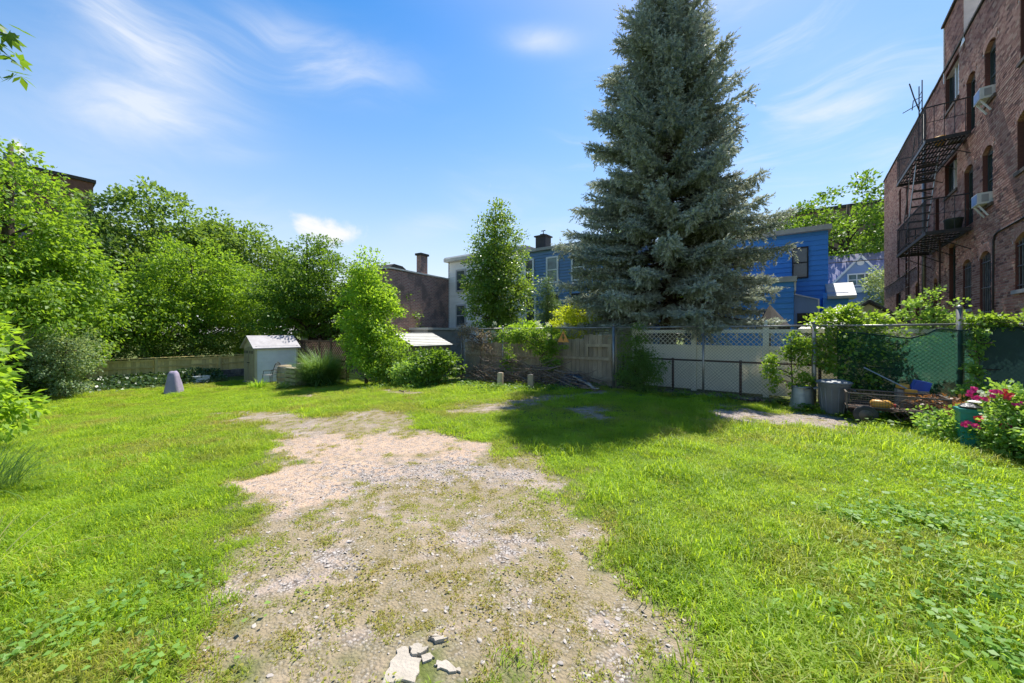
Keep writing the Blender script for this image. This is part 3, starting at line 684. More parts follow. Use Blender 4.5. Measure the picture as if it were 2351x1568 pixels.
# raised chimney block behind the parapet
ch = MB(); V = []; RR = []
for c in range(int(1.5 / CO)):
    z0 = ZT + .07 + c * CO; k = 0
    s = 2.8 - (c % 2) * BL / 2
    while s < 4.62:
        x0, x1 = max(2.8, s) + .005, min(4.62, s + BL) - .005; s += BL
        if x1 - x0 > .03: V += brick_verts(x0, x1, z0 + .005, z0 + CO - .005, .012); RR += [float(rngb.random() * .8)] * 5
cb = MB().box(2.8, 4.62, -1.2, 0, ZT + .062, ZT + 1.55).obj('chimney', M['mortar'], bldg)
o = link('brickwork', quads_mesh('chimney_brickwork', np.array(V), 4, M['brick'], np.array(RR)), cb); tag(o, kind='stuff')
MB().box(2.72, 4.7, -1.25, .08, ZT + 1.552, ZT + 1.62).obj('cap', M['tar'], cb)
MB().box(4.635, 4.69, -.1, .03, ZT - .35, ZT + 1.54).obj('flashing', M['white_trim'], cb)
# windows
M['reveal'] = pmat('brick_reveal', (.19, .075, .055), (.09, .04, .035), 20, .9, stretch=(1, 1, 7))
M['green_frame'] = pmat('dark_green_frame', (.035, .05, .045), (.05, .065, .06), 5, .6)
M['infill'] = pmat('arch_infill', (.16, .12, .09), (.10, .07, .055), 8, .8)
for (s, w, z0, z1, rise, kd) in OPEN:
    a0, a1 = s - w / 2, s + w / 2; zt = z1 + rise
    rv = MB().box(a0 - .012, a0, -.2, .004, z0, z1).box(a1, a1 + .012, -.2, .004, z0, z1).box(a0, a1, -.2, .004, zt, zt + .012).box(a0, a1, -.2, -.19, z0 - .01, zt)
    win = MB(); fw_ = .055
    win.box(a0, a0 + fw_, -.14, -.08, z0, zt).box(a1 - fw_, a1, -.14, -.08, z0, zt).box(a0 + fw_, a1 - fw_, -.14, -.08, z0, z0 + fw_).box(a0 + fw_, a1 - fw_, -.14, -.08, z1 - fw_, z1)
    zm = (z0 + z1) / 2
    if kd in ('sash', 'barred', 'door'): win.box(a0 + fw_, a1 - fw_, -.135, -.09, zm - .025, zm + .025)
    W = win.obj('window', M['green_frame'], bldg)
    rv.obj('reveal', M['reveal'], W)
    if kd == 'pair': MB().box(s - .03, s + .03, -.15, -.06, z0 + fw_, z1 - fw_).box(s - .28, s - .22, -.15, -.075, z0 + fw_, z1 - fw_).obj('mullion', M['white_trim'], W)
    for q0, q1 in ((z0 + fw_, zm - .025), (zm + .025, z1 - fw_)):
        if kd == 'pair' and q0 > zm: q0 = zm
        if kd == 'pair' and q1 < zm: q1 = zm
        MB().box(a0 + fw_ - .01, a1 - fw_ + .01, -.125, -.12, q0, q1).obj('pane', M['glass'], W)
    if kd not in ('door',): MB().box(a0 - .06, a1 + .06, -.1, .055, z0 - .085, z0 - .001).obj('sill', M['grey_trim'] if kd == 'barred' else M['infill'], W)
    if rise:
        MB().box(a0 + .001, a1 - .001, -.12, -.075, z1 + .001, zt - .001).obj('arch_panel', M['infill'], W)
        # two rings of rowlock bricks on a segmental arc
        rad = (w * w / 4 + rise * rise) / (2 * rise); cz = zt - rad; half = math.asin(min(1, w / 2 / rad)); V = []; RR = []
        for ring in range(2):
            r0, r1 = rad + .004 + ring * .104, rad + .1 + ring * .104; hh = half * (1.0 + .10 * (1 - ring)); nb = max(5, int(2 * hh * rad / .072))
            for k in range(nb):
                t0 = -hh + 2 * hh * (k + .07) / nb; t1 = -hh + 2 * hh * (k + .93) / nb
                p = [(s + r * math.sin(t), cz + r * math.cos(t)) for r, t in ((r0, t0), (r0, t1), (r1, t1), (r1, t0))]; dd = .016 + .004 * rngb.random()
                f = [(x, dd, z) for x, z in p]; bk = [(x, -.1, z) for x, z in p]
                V += [f[1], f[0], f[3], f[2], f[0], f[1], bk[1], bk[0], f[2], f[3], bk[3], bk[2], f[3], f[0], bk[0], bk[3], f[1], f[2], bk[2], bk[1]]; RR += [float(.35 + .6 * rngb.random())] * 5
        o = link('arch_bricks', quads_mesh('arch_bricks', np.array(V), 4, M['brick'], np.array(RR)), W); tag(o, kind='stuff')
    if kd == 'barred':
        g_ = MB(); nb = 6
        for k in range(nb): x = a0 + .04 + (w - .08) * k / (nb - 1); g_.box(x - .008, x + .008, -.05, -.034, z0 + .02, z1 + rise * .4)
        for q in (.1, .5, .92): z = z0 + (z1 - z0) * q; g_.box(a0, a1, -.034, -.02, z - .012, z + .012)
        g_.obj('security_bars', M['galv'] if s < 3 else M['iron'], W)
# downspout, cables
MB().tube([(7.0, .07, 10.2), (7.0, .07, 1.2)], .055, 8).obj('downspout', M['galv'], bldg, True)
MB().tube([(-5, .03, 4.18), (.25, .03, 4.1), (.42, .03, 4.05), (.5, .03, 3.9), (.52, .03, 2.9), (.54, .035, 1.0)], .022, 6).obj('cable', M['iron'], bldg, True)
MB().tube([(16.1, .025, 4.2), (12, .025, 4.28), (8.5, .025, 4.4)], .02, 5).obj('cable', M['iron'], bldg, True)
MB().add([(2.62, .05, 10.5), (2.74, .03, 10.5), (2.8, .06, 10.2), (2.72, .12, 10.0), (2.64, .1, 10.15), (2.6, .02, 10.3)], [(0, 1, 2, 3, 4, 5)]).obj('flapping_sheet', M['white_trim'], bldg)

# fire escape
fe = thing('fire_escape', 'black iron fire escape with two slatted platforms on the brick wall', 'fire escape', (FO[0], FO[1], 0), R(88))
pz = (4.62, 7.36); D0, D1 = .06, .92; A0, A1 = 1.95, 6.15
for z in pz:
    pf = MB().box(A0, A1, D1 - .02, D1 + .02, z - .1, z).box(A0, A1, D0, D0 + .03, z - .1, z - .004).box(A0 - .03, A0, D0, D1 + .02, z - .1, z).box(A1, A1 + .03, D0, D1 + .02, z - .1, z).obj('platform', M['iron'], fe)
    me_ = MB().box(A0 + .002, A1 - .002, -.022, .022, -.008, 0).mesh('slat', M['iron'])
    for k in range(11): link('slat', me_, pf, (0, D0 + .07 + k * .076, z - .012))
    me_ = MB().box(-.015, .015, D0 + .032, D1 - .022, -.03, 0).mesh('cross_bar', M['iron'])
    for k in range(9): link('cross_bar', me_, pf, (A0 + .3 + k * .45, 0, z - .022))
    for k in range(4):
        s = A0 + .1 + k * (A1 - A0 - .2) / 3
        MB().tube([(s, D1 - .03, z - .1), (s, D0 - .03, z - .62)], .014, 5).obj('bracket', M['iron'], fe)
    rl = MB().tube([(A0, D0, z + .95), (A0, D1, z + .95), (A1, D1, z + .95), (A1, D0, z + .95)], .02, 6).tube([(A0, D0, z + .5), (A0, D1, z + .5)], .009, 5).tube([(A0, D1, z + .12), (A1, D1, z + .12)], .012, 5).obj('handrail', M['iron'], fe)
    mv = MB().box(-.007, .007, -.007, .007, 0, .95).mesh('baluster', M['iron'])
    for k in range(5): link('baluster', mv, rl, (A0, D0 + .1 + k * .2, z))
    for k in range(30): link('baluster', mv, rl, (A0 + .07 + k * (A1 - A0 - .1) / 29, D1, z))
    for k in range(4): link('baluster', mv, rl, (A1, D0 + .15 + k * .22, z))
# stair between the platforms
stp = [(5.35, 4.62), (3.55, 7.36)]
sa = MB()
for d in (.36, .84): sa.bar((stp[0][0], d, stp[0][1]), (stp[1][0], d, stp[1][1]), .012, .12)
sr = sa.obj('stair', M['galv'], fe)
tr = MB().box(-.09, .09, .366, .834, -.012, .012).mesh('tread', M['iron'])
for k in range(1, 12): t = k / 12; link('tread', tr, sr, (stp[0][0] + (stp[1][0] - stp[0][0]) * t, 0, stp[0][1] + (stp[1][1] - stp[0][1]) * t))
MB().tube([(stp[0][0] + .1, .86, stp[0][1] + .85), (stp[1][0] + .1, .86, stp[1][1] + .8)], .015, 6).obj('stair_rail', M['galv'], fe)
# drop ladder and gooseneck ladder
for nm, s, d, z0, z1, mt in (('drop_ladder', 5.0, .86, 1.9, 5.3, 'rust'), ('roof_ladder', 6.1, .35, 7.36, 10.9, 'iron')):
    lad = MB().tube([(s, d, z0), (s, d, z1)], .016, 6).tube([(s - .45, d, z0), (s - .45, d, z1)], .016, 6).obj(nm, M[mt], fe)
    rg = MB().tube([(s - .45, d, 0), (s, d, 0)], .011, 5).mesh('rung', M['aluminium'] if nm[0] == 'd' else M['iron'])
    for k in range(int((z1 - z0) / .3)): link('rung', rg, lad, (0, 0, z0 + .15 + k * .3))
MB().tube([(5.62, .45, 4.6), (5.62, .45, .6)], .02, 6).obj('support_pole', M['rust'], fe)
MB().tube([(2.95, .45, 4.55), (2.95, .45, .6)], .02, 6).obj('support_pole', M['rust'], fe)
MB().tube([(6.0, .35, 9.9), (6.0, .5, 10.5), (6.1, .6, 11.1)], .02, 5).tube([(5.9, .3, 10.4), (6.4, .45, 10.55), (6.9, .4, 10.4)], .015, 5).tube([(6.2, .3, 10.3), (6.6, .7, 10.25)], .015, 5).obj('bent_conduit', M['iron'], fe)
# things standing on it, air conditioners
def air_con(s, z, w, label):
    T = thing('air_conditioner', label, 'air conditioner', fac_to_world(s, .012, z), R(88), 'window air conditioners')
    MB().box(-w / 2, w / 2, -.05, .22, 0, .29).obj('case', M['white_paint'], T)
    MB().box(-w / 2 + .03, w / 2 - .03, .222, .226, .03, .26).obj('grille', M['gable_blue'], T)
    sl = MB().box(w / 2 + .002, w / 2 + .008, .03, .15, .05, .24).box(-w / 2 - .008, -w / 2 - .002, .03, .15, .05, .24).obj('side_louvre', M['grey_trim'], T)
    for q in (-1, 1): MB().bar((q * w * .3, .19, -.003), (q * w * .3, .02, -.30), .03, .03).obj('bracket', M['white_trim'], T)
air_con(.79, 7.62, .44, 'white window air conditioner on the top floor under an arched window')
air_con(.96, 4.96, .42, 'white window air conditioner with two struts, middle floor of the brick building')
pt = fac_to_world(2.7, .5, 7.362)
T = thing('flower_pot', 'yellow and white pot standing on the upper fire escape platform', 'pot', pt)
MB().lathe([(.1, 0), (.13, .14), (.13, .26)], (0, 0, 0), 14).obj('body', M['yellow_plastic'], T, True)
MB().box(.16, .5, -.1, .12, 0, .2).obj('tray', M['grey_wood'], T)
pt = fac_to_world(2.35, .3, 4.622)
T = thing('green_tub', 'dark green tub on the lower fire escape platform beside the door', 'tub', pt)
MB().lathe([(.15, 0), (.2, .32), (.21, .33), (.19, .33)], (0, 0, 0), 14).obj('body', M['green_frame'], T, True)
MB().lathe([(.205, .332), (.2, .36), (.05, .39)], (0, 0, 0), 14).obj('lid', M['green_frame'], T, True)

# ------------------------------------------------------------------ neighbouring houses
def siding(root, u0, u1, w, z0, z1, expo, mat, nm='siding_board'):
    """overlapping boards, each its own piece, on a wall that faces the yard"""
    o = root_loc(root)
    me_ = MB().prism([(0, 0), (-.042, 0), (-.004, expo * 1.04), (0, expo * 1.05)], 'x', u0, u1)
    me_.v = [(p[0], p[1], p[2]) for p in me_.v]
    ms = me_.mesh(nm, mat); n = int(math.ceil((z1 - z0) / expo))
    for k in range(n): link(nm, ms, root, (-o[0], w - o[1], z0 + k * expo - o[2]))
def house_window(root, u0, u1, w, z0, z1, frame, glass='glass', trim=.09, rail=True, nm='window', panes=1):
    fr = MB(); y0, y1 = w - .075, w - .004
    fr.box(u0 - trim, u0, y0, y1, z0 - trim, z1 + trim).box(u1, u1 + trim, y0, y1, z0 - trim, z1 + trim).box(u0, u1, y0, y1, z1, z1 + trim).box(u0, u1, y0 - .02, y1, z0 - trim, z0)
    W = fr.obj(nm, M[frame], root, world=True); zm = (z0 + z1) / 2
    if rail: MB().box(u0, u1, y0 + .01, y1 - .002, zm - .03, zm + .03).obj('meeting_rail', M[frame], W, world=True)
    for k in range(panes):
        a = u0 + (u1 - u0) * k / panes; b = u0 + (u1 - u0) * (k + 1) / panes
        if rail:
            MB().box(a, b, y0 + .03, y1 - .003, z0, zm - .03).obj('pane', M[glass], W, world=True); MB().box(a, b, y0 + .03, y1 - .003, zm + .03, z1).obj('pane', M[glass], W, world=True)
        else: MB().box(a, b, y0 + .03, y1 - .003, z0, z1).obj('pane', M[glass], W, world=True)
        if k: MB().box(a - .025, a + .025, y0 + .005, y1 - .002, z0, z1).obj('muntin', M[frame], W, world=True)
    return W
# white row house
HW = 17.0
H = thing('white_house', 'white clapboard row house partly hidden behind the columnar pear tree', 'house', (-14.5, HW + 3, 0))
MB().box(-17.34, -11.46, HW + .001, HW + 8, -.5, 6.15).obj('wall', M['pale_siding'], H, world=True)
siding(H, -17.36, -11.46, HW, .2, 6.1, .16, M['pale_siding'])
MB().prism([(HW + 8.2, 6.16), (HW - .28, 6.16), (HW - .3, 6.34), (HW - .2, 6.46), (HW + 8.2, 6.8)], 'x', -17.6, -11.46).obj('cornice', M['roof_pale'], H, world=True)
MB().box(-17.42, -17.35, HW - .05, HW + .2, -.5, 6.155).obj('corner_board', M['grey_trim'], H, world=True)
house_window(H, -16.62, -15.95, HW - .02, 4.3, 5.5, 'grey_trim'); house_window(H, -16.62, -15.95, HW - .02, 2.1, 3.3, 'grey_trim')
house_window(H, -13.2, -12.5, HW - .02, 4.3, 5.5, 'grey_trim'); house_window(H, -13.2, -12.5, HW - .02, 2.1, 3.3, 'grey_trim')
# dark blue row house
H = thing('blue_house', 'slate blue clapboard row house with white windows left of the spruce', 'house', (-8.4, HW + 3, 0))
MB().box(-11.455, -5.4, HW + .001, HW + 8, -.5, 6.0).obj('wall', M['blue_siding'], H, world=True)
siding(H, -11.45, -5.38, HW, .2, 5.9, .155, M['blue_siding'])
MB().prism([(HW + 8.2, 6.002), (HW - .2, 6.002), (HW - .22, 6.14), (HW + 8.2, 6.6)], 'x', -11.455, -5.3).obj('cornice', M['grey_trim'], H, world=True)
house_window(H, -11.35, -10.92, HW - .02, 4.33, 5.56, 'white_trim'); house_window(H, -9.97, -9.42, HW - .02, 4.3, 5.53, 'white_trim', 'glass_light'); house_window(H, -8.5, -7.95, HW - .02, 4.3, 5.5, 'white_trim')
house_window(H, -10.0, -9.45, HW - .02, 2.1, 3.55, 'dark_trim'); house_window(H, -8.5, -7.9, HW - .02, 2.1, 3.5, 'dark_trim', 'glass_light'); house_window(H, -11.3, -10.8, HW - .02, 2.1, 3.5, 'white_trim')
C_ = MB().box(-11.15, -10.5, HW + .6, HW + 1.2, 6.06, 6.98).obj('chimney', M['dark_trim'], H, world=True)
MB().box(-11.22, -10.43, HW + .53, HW + 1.27, 6.981, 7.05).box(-10.95, -10.7, HW + .75, HW + 1.05, 7.05, 7.16).bar((-10.82, HW + .9, 7.15), (-10.82, HW + .9, 7.38), .03).bar((-10.95, HW + .9, 7.36), (-10.69, HW + .9, 7.36), .04).obj('cap', M['tar'], C_, world=True)
# grey extension with white slats
T = thing('slatted_shed', 'dark grey shed with white horizontal slats beside the spruce', 'shed', (-6, 15, 0))
MB().prism([(-6.6, -.2), (-4.6, -.2), (-4.6, 1.9), (-5.2, 2.75), (-5.85, 2.6), (-6.6, 2.6)], 'y', 15.0, 17).obj('wall', M['grey_wall'], T, world=True)
sm = MB().box(-.36, .33, -.03, 0, 0, .055).mesh('slat', M['white_trim'])
for k in range(14): link('slat', sm, T, (-.18, -.004, 1.3 + k * .095))
# bright blue house on the right
HB = 23.0
def qb(px, py): p = at_w(px, py, HB); return p[0], p[2]
H = thing('bright_blue_house', 'bright blue sided house with a dark window right of the spruce', 'house', (0, HB + 3, 0))
uR = qb(2485, 700)[0]; zt = qb(2485, 690)[1]
MB().box(-4.5, uR - .01, HB + .001, HB + 8, -.5, zt).obj('wall', M['bright_blue_siding'], H, world=True)
siding(H, -4.5, uR, HB, .3, zt - .1, .24, M['bright_blue_siding'])
MB().prism([(HB + 8.2, zt + .002), (HB - .3, zt + .002), (HB - .34, zt + .22), (HB + 8.2, zt + .5)], 'x', -4.6, uR + .12).obj('cornice', M['roof_pale'], H, world=True)
(a, z1), (b, z0) = qb(2381, 748), qb(2421, 830); house_window(H, a, b, HB - .02, z0, z1, 'dark_trim', trim=.06)
# its lower wings
(c0, _), (c1, zl) = qb(2440, 892), qb(2537, 893)
MB().box(c0 + .3, c1, HB - .9, HB - .03, -.5, zl).obj('side_wing', M['bright_blue_siding'], H, world=True)
siding(H, c0 + .3, c1 + .01, HB - .9, .3, zl - .05, .24, M['bright_blue_siding'])
MB().prism([(HB - .02, zl + .7), (HB - 1.15, zl + .02), (HB - 1.15, zl - .1), (HB - .02, zl - .1)], 'x', qb(2476, 800)[0], c1 + .25).obj('wing_roof', M['roof_pale'], H, world=True)
HX = 20.5; ext = at_w(2381, 845, HX)
MB().box(-3.2, ext[0], HX, HB - .03, -.5, ext[2]).obj('rear_wing', M['bright_blue_siding'], H, world=True)
siding(H, -3.2, ext[0] + .01, HX, .3, ext[2] - .05, .24, M['bright_blue_siding'])
MB().prism([(HB - .03, ext[2] + .5), (HX - .15, ext[2] + .24), (HX - .15, ext[2] + .002), (HB - .03, ext[2] + .002)], 'x', -3.3, ext[0] + .12).obj('wing_roof', M['roof_pale'], H, world=True)
p0, p1 = at_w(2383, 883, HX + .8), at_w(2456, 898, HX + .8)
MB().prism([(p0[0], p0[2]), (p1[0], p1[2]), (p1[0], 0), (p0[0], 0)], 'y', HX + .8, HB - .92).obj('porch', M['gable_blue'], H, world=True)
MB().tube([(ext[0] + .06, HX - .05, ext[2] + .1), (ext[0] + .06, HX - .05, p0[2] + .1), (p0[0], HX + .72, p0[2]), (p1[0], HX + .72, p1[2]), (p1[0], HX + .72, 1.2)], .035, 6).obj('gutter_pipe', M['white_trim'], H, world=True)
q0, q1 = at_w(2392, 940, HX + .78), at_w(2445, 1000, HX + .78)
MB().box(q0[0], q1[0], HX + .74, HX + .79, .2, q0[2]).obj('door', M['dark_trim'], H, world=True)
# gabled house behind
HG = 34.0
def qg(px, py): p = at_w(px, py, HG); return p[0], p[2]
H = thing('gable_house', 'blue gabled house with white trim and a round vent behind the garage', 'house', (4.2, HG + 3, 0))
pk, lf, rt = qg(2583, 770), qg(2503, 850), qg(2665, 850)
MB().prism([(lf[0], 0), (rt[0], 0), rt, pk, lf], 'y', HG, HG + 6).obj('wall', M['gable_blue'], H, world=True)
for e_ in (lf, rt):
    MB().bar((pk[0], HG - .06, pk[1] + .06), (e_[0] + (e_[0] - pk[0]) * .06, HG - .06, e_[1] - .02), .12, .17, (0, 1, 0)).obj('rake_board', M['white_trim'], H, world=True)
(a, z1), (b, z0) = qg(2547, 826), qg(2619, 852); house_window(H, a, b, HG - .02, z0, z1, 'white_trim', 'glass_light', .09, True, 'window', 3)
vc = qg(2582, 788); MB().prism([(vc[0] + .19 * math.cos(t * .5236), vc[1] + .19 * math.sin(t * .5236)) for t in range(12)], 'y', HG - .06, HG - .002).obj('round_vent', M['white_trim'], H, world=True)
(a, z1), (b, z0) = qg(2525, 866), qg(2665, 874); MB().box(a, b, HG - .3, HG - .002, z0, z1).obj('trim_band', M['white_trim'], H, world=True)
(a, z1), (b, z0) = qg(2470, 788), qg(2800, 880)
MB().prism([(HG + 1.2, z0 - .4), (HG + 5, z1 + 1.2), (HG + 5.2, z1 + 1.2), (HG + 1.3, z0 - .5)], 'x', a - 1.5, b).obj('roof', M['slate_blue'], H, world=True)
# olive garage
GW = 14.0
T = thing('garage', 'small olive garage with a dark edged gable roof behind the vines', 'garage', (1.9, GW, 0))
pk = at_w(2607, 905, GW); MB().prism([(pk[0] - .85, 0), (pk[0] + .85, 0), (pk[0] + .85, 1.75), (pk[0], pk[2] - .06), (pk[0] - .85, 1.75)], 'y', GW, GW + 3).obj('wall', M['olive'], T, world=True)
for q in (-1, 1):
    MB().bar((pk[0], GW - .1, pk[2] + .03), (pk[0] + q * 1.02, GW - .1, 1.66), .05, .1, (0, 1, 0)).obj('rake_board', M['dark_trim'], T, world=True)
    MB().prism([(pk[0], pk[2] - .05), (pk[0] + q * 1.0, 1.67), (pk[0] + q * 1.0, 1.71), (pk[0], pk[2] - .005)], 'y', GW - .07, GW + 3.1).obj('roof', M['tar'], T, world=True)
a, b = at_w(2395, 975, 13.0), at_w(2535, 922, 14.6)
mb = MB().add([(a[0], 13.0, 1.72), (pk[0] - .3, 13.0, 1.72), (pk[0] - .3, 14.55, 2.42), (b[0] - .15, 14.55, 2.42)], [(0, 1, 2, 3)])
mb.add([(a[0], 13.0, 1.68), (pk[0] - .3, 13.0, 1.68), (pk[0] - .3, 14.55, 2.38), (b[0] - .15, 14.55, 2.38)], [(3, 2, 1, 0)]); mb.add([(a[0], 13.0, 1.68), (pk[0] - .3, 13.0, 1.68), (pk[0] - .3, 13.0, 1.72), (a[0], 13.0, 1.72)], [(0, 1, 2, 3)]); mb.add([(a[0], 13.0, 1.68), (a[0], 13.0, 1.72), (b[0] - .15, 14.55, 2.42), (b[0] - .15, 14.55, 2.38)], [(0, 1, 2, 3)])
mb.obj('lean_to_roof', M['roof_pale'], T, world=True)
# dark canopy under the spruce
T = thing('patio_canopy', 'dark folded patio canopy behind the white fence under the spruce branches', 'canopy', (-.1, 14, 0))
a, b = at_w(2268, 975, 14), at_w(2372, 975, 14); c_ = at_w(2310, 918, 14)
mb = MB(); ring = [(a[0] + (b[0] - a[0]) * (.5 - .5 * math.cos(t * math.pi / 4)), 14 + .75 * math.sin(t * math.pi / 4), 1.82) for t in range(8)]
mb.add([(c_[0], 14, c_[2] + .05)] + ring + [(p[0], p[1], 1.6) for p in ring], [(0, 1 + (k + 1) % 8, 1 + k) for k in range(8)] + [(1 + k, 1 + (k + 1) % 8, 9 + (k + 1) % 8, 9 + k) for k in range(8)])
mb.obj('canopy_top', M['tar'], T, world=True); MB().tube([(c_[0], 14, 0), (c_[0], 14, c_[2])], .03, 6).obj('pole', M['iron'], T, world=True)
# brick party wall of a low building in the middle distance
m2, nt, out = newmat('far_brick')
bt = N(nt, 'ShaderNodeTexBrick'); bt.inputs['Color1'].default_value = (.36, .17, .13, 1); bt.inputs['Color2'].default_value = (.22, .11, .09, 1); bt.inputs['Mortar'].default_value = (.40, .32, .28, 1)
for k, v in (('Scale', 1), ('Brick Width', .24), ('Row Height', .085), ('Mortar Size', .012)): bt.inputs[k].default_value = v
g = N(nt, 'ShaderNodeNewGeometry'); sp = N(nt, 'ShaderNodeSeparateXYZ'); nt.links.new(g.outputs['Position'], sp.inputs[0]); cv_ = N(nt, 'ShaderNodeCombineXYZ')
nt.links.new(mth(nt, 'ADD', sp.outputs[0], sp.outputs[1]), cv_.inputs[0]); nt.links.new(sp.outputs[2], cv_.inputs[1]); nt.links.new(cv_.outputs[0], bt.inputs['Vector'])
c = mixc(nt, mrange(nt, noise(nt, 1.2, g.outputs['Position'], 6), .46, .66), bt.outputs['Color'], (.17, .115, .10)); c = mixc(nt, mrange(nt, noise(nt, 7, g.outputs['Position'], 4), .62, .75), c, (.42, .36, .32))
b = N(nt, 'ShaderNodeBsdfPrincipled'); b.inputs['Roughness'].default_value = .95; nt.links.new(c, b.inputs['Base Color'])
bp = N(nt, 'ShaderNodeBump'); bp.inputs['Strength'].default_value = .5; bp.inputs['Distance'].default_value = .02; nt.links.new(bt.outputs['Fac'], bp.inputs['Height']); bp.invert = True; nt.links.new(bp.outputs[0], b.inputs['Normal'])
nt.links.new(b.outputs[0], out.inputs[0]); M['far_brick'] = m2
T = thing('brick_rowhouse', 'weathered brick party wall of a low building with a tall chimney', 'building', (-17.4, 17.0, 0), R(6))
def pr(mb): return mb
MB().prism([(-4.9, -1), (.0, -1), (0, 5.05), (-4.9, 5.0)], 'x', -3.2, 0).obj('wall', M['far_brick'], T)
MB().box(-3.2, .06, -4.95, 0, 5.052, 5.13).obj('coping', M['roof_pale'], T)
c_ = MB().box(-.35, .0, -2.55, -2.0, 5.131, 6.2).obj('chimney', M['far_brick'], T); MB().box(-.42, .07, -2.62, -1.93, 6.201, 6.32).obj('cap', M['tar'], c_)
MB().prism([(-4.9, 5.131), (-3.7, 5.131), (-4.0, 5.3), (-4.6, 5.34)], 'x', -3, .02).obj('roof_bulge', M['tar'], T)
MB().box(.01, 1.3, -3.4, -.2, -.5, 1.78).obj('low_annex', M['grey_wall'], T); MB().box(-.02, 1.4, -3.5, -.15, 1.782, 1.9).obj('annex_roof', M['roof_pale'], T)
# other far buildings
def plain_building(name, label, u0, u1, w0, w1, zt, mt, wins):
    T = thing(name, label, 'building', ((u0 + u1) / 2, (w0 + w1) / 2, 0))
    MB().box(u0, u1, w0, w1, -1, zt).obj('wall', M[mt], T, world=True); MB().box(u0 - .2, u1 + .2, w0 - .2, w1 + .2, zt + .002, zt + .35).obj('coping', M['tar'], T, world=True)
    for (ax, a, b, z0, z1) in wins:
        if ax == 'w': MB().box(a, b, w0 - .06, w0 - .004, z0, z1).obj('window', M['glass'], T, world=True)
        else: MB().box(u1 + .004, u1 + .06, a, b, z0, z1).obj('window', M['glass'], T, world=True)
    return T
M['tan_brick'] = pmat('tan_brick', (.20, .135, .10), (.15, .10, .075), 3, .95)
M['dark_brick'] = pmat('dark_brick', (.17, .085, .06), (.12, .06, .045), 4, .95)
LU = -62.0; c_ = at_u(279, 540, LU); l_ = at_u(195, 523, LU)
plain_building('brick_tower', 'tall dark brick building rising behind the trees on the far side', -80, LU, -16, c_[1], c_[2] - .35, 'dark_brick', [('u', -8 + 4 * k, -6.6 + 4 * k, 8 + 3.2 * j, 9.8 + 3.2 * j) for k in range(3) for j in range(4)])
RW = 60.0; a, b = at_w(2330, 665, RW), at_w(2520, 640, RW)
plain_building('far_apartment_block', 'flat roofed tan apartment block beyond the bright blue house', a[0], b[0] + 6, RW, RW + 12, a[2] + .5, 'tan_brick', [('w', at_w(x, 690, RW)[0], at_w(x + 11, 690, RW)[0], at_w(x, 697, RW)[2], at_w(x, 683, RW)[2]) for x in (2350, 2378, 2402, 2450, 2480)])
a, b = at_w(2308, 666, 40), at_w(2329, 700, 40)
T = thing('white_chimney', 'plain white rooftop chimney beside the tan apartment block', 'chimney', (a[0], 40, 0)); MB().box(a[0], b[0], 40, 41, 0, a[2]).obj('stack', M['white_paint'], T, world=True); MB().box(a[0] - .05, b[0] + .05, 39.95, 41.05, a[2] + .002, a[2] + .12).obj('cap', M['grey_trim'], T, world=True)
T = thing('grey_outbuilding', 'low grey rendered outbuilding behind the trellis', 'building', (-26, 15, -.7))
MB().box(-30, -21.5, 13.5, 18, -1, 2.1).obj('wall', M['grey_wall'], T, world=True); MB().box(-30.2, -21.3, 13.3, 18.2, 2.102, 2.25).obj('roof', M['tar'], T, world=True)
MB().box(-26.4, -25.2, 13.44, 13.496, .9, 1.9).obj('window', M['glass_light'], T, world=True); MB().box(-24.2, -23.2, 13.44, 13.496, -.6, 1.5).obj('door', M['white_paint'], T, world=True)
MB().tube([at_w(2420, 795, 32), at_w(2760, 768, 32)], .03, 5).obj('overhead_wire', M['dark_trim']); tag(bpy.data.objects['overhead_wire'], 'thin overhead wire crossing in front of the far tree', 'wire')

# ------------------------------------------------------------------ fences
FW = 10.26
def wires(u0, u1, w, z0, z1, pitch=.075, r=.0021):
    """woven diagonal wires of a chain-link panel: thin three-sided rods"""
    mb = MB(); h = z1 - z0
    for sg in (1, -1):
        k = u0 - h if sg > 0 else u0
        while k < (u1 if sg > 0 else u1 + h):
            a = (k, z0); b = (k + sg * h, z1)
            pts = []
            for (x, z) in (a, b):
                pts.append((x, z))
            (xa, za), (xb, zb_) = pts
            lo, hi = 0., 1.
            dx = xb - xa
            for bound, sgn in ((u0, 1), (u1, -1)):
                fa, fb = (xa - bound) * sgn, (xb - bound) * sgn
                if fa < 0 and fb < 0: lo = 2
                elif fa < 0: lo = max(lo, fa / (fa - fb))
                elif fb < 0: hi = min(hi, fa / (fa - fb))
            if lo < hi:
                p = (xa + dx * lo, w + sg * r, za + h * lo); q = (xa + dx * hi, w + sg * r, za + h * hi)
                mb.tube([p, q], r, 3, False)
            k += pitch
    return mb
T = thing('chain_link_fence', 'tall galvanised chain link fence with round top rail across the rear of the yard', 'fence', (-3.2, FW, 0))
posts = [-9.82, -7.85, -5.9, -3.86, -1.56, .58, 2.64, 4.1]
for k, u in enumerate(posts):
    big = u in (-3.86, .58, 2.64); pm = 2.05 if u == 2.64 else 1.8
    P_ = MB().tube([(u, FW, -.3), (u, FW, pm)], .042 if big else .026, 10).obj('post', M['galv'], T, True, True)
    MB().lathe([(.048 if big else .032, 0), (.045 if big else .03, .03), (.01, .06)], (u, FW, pm + .001), 10).obj('cap', M['galv'], P_, True, True)
for a, b in zip(posts[:-1], posts[1:]):
    MB().tube([(a + .05, FW, 1.76), ((a + b) / 2, FW, 1.75), (b - .05, FW, 1.76)], .021, 8).obj('top_rail', M['galv'], T, True, True)
    wires(a + .03, b - .03, FW - .026, .05, 1.74).obj('wire_mesh', M['wire'], T, world=True)
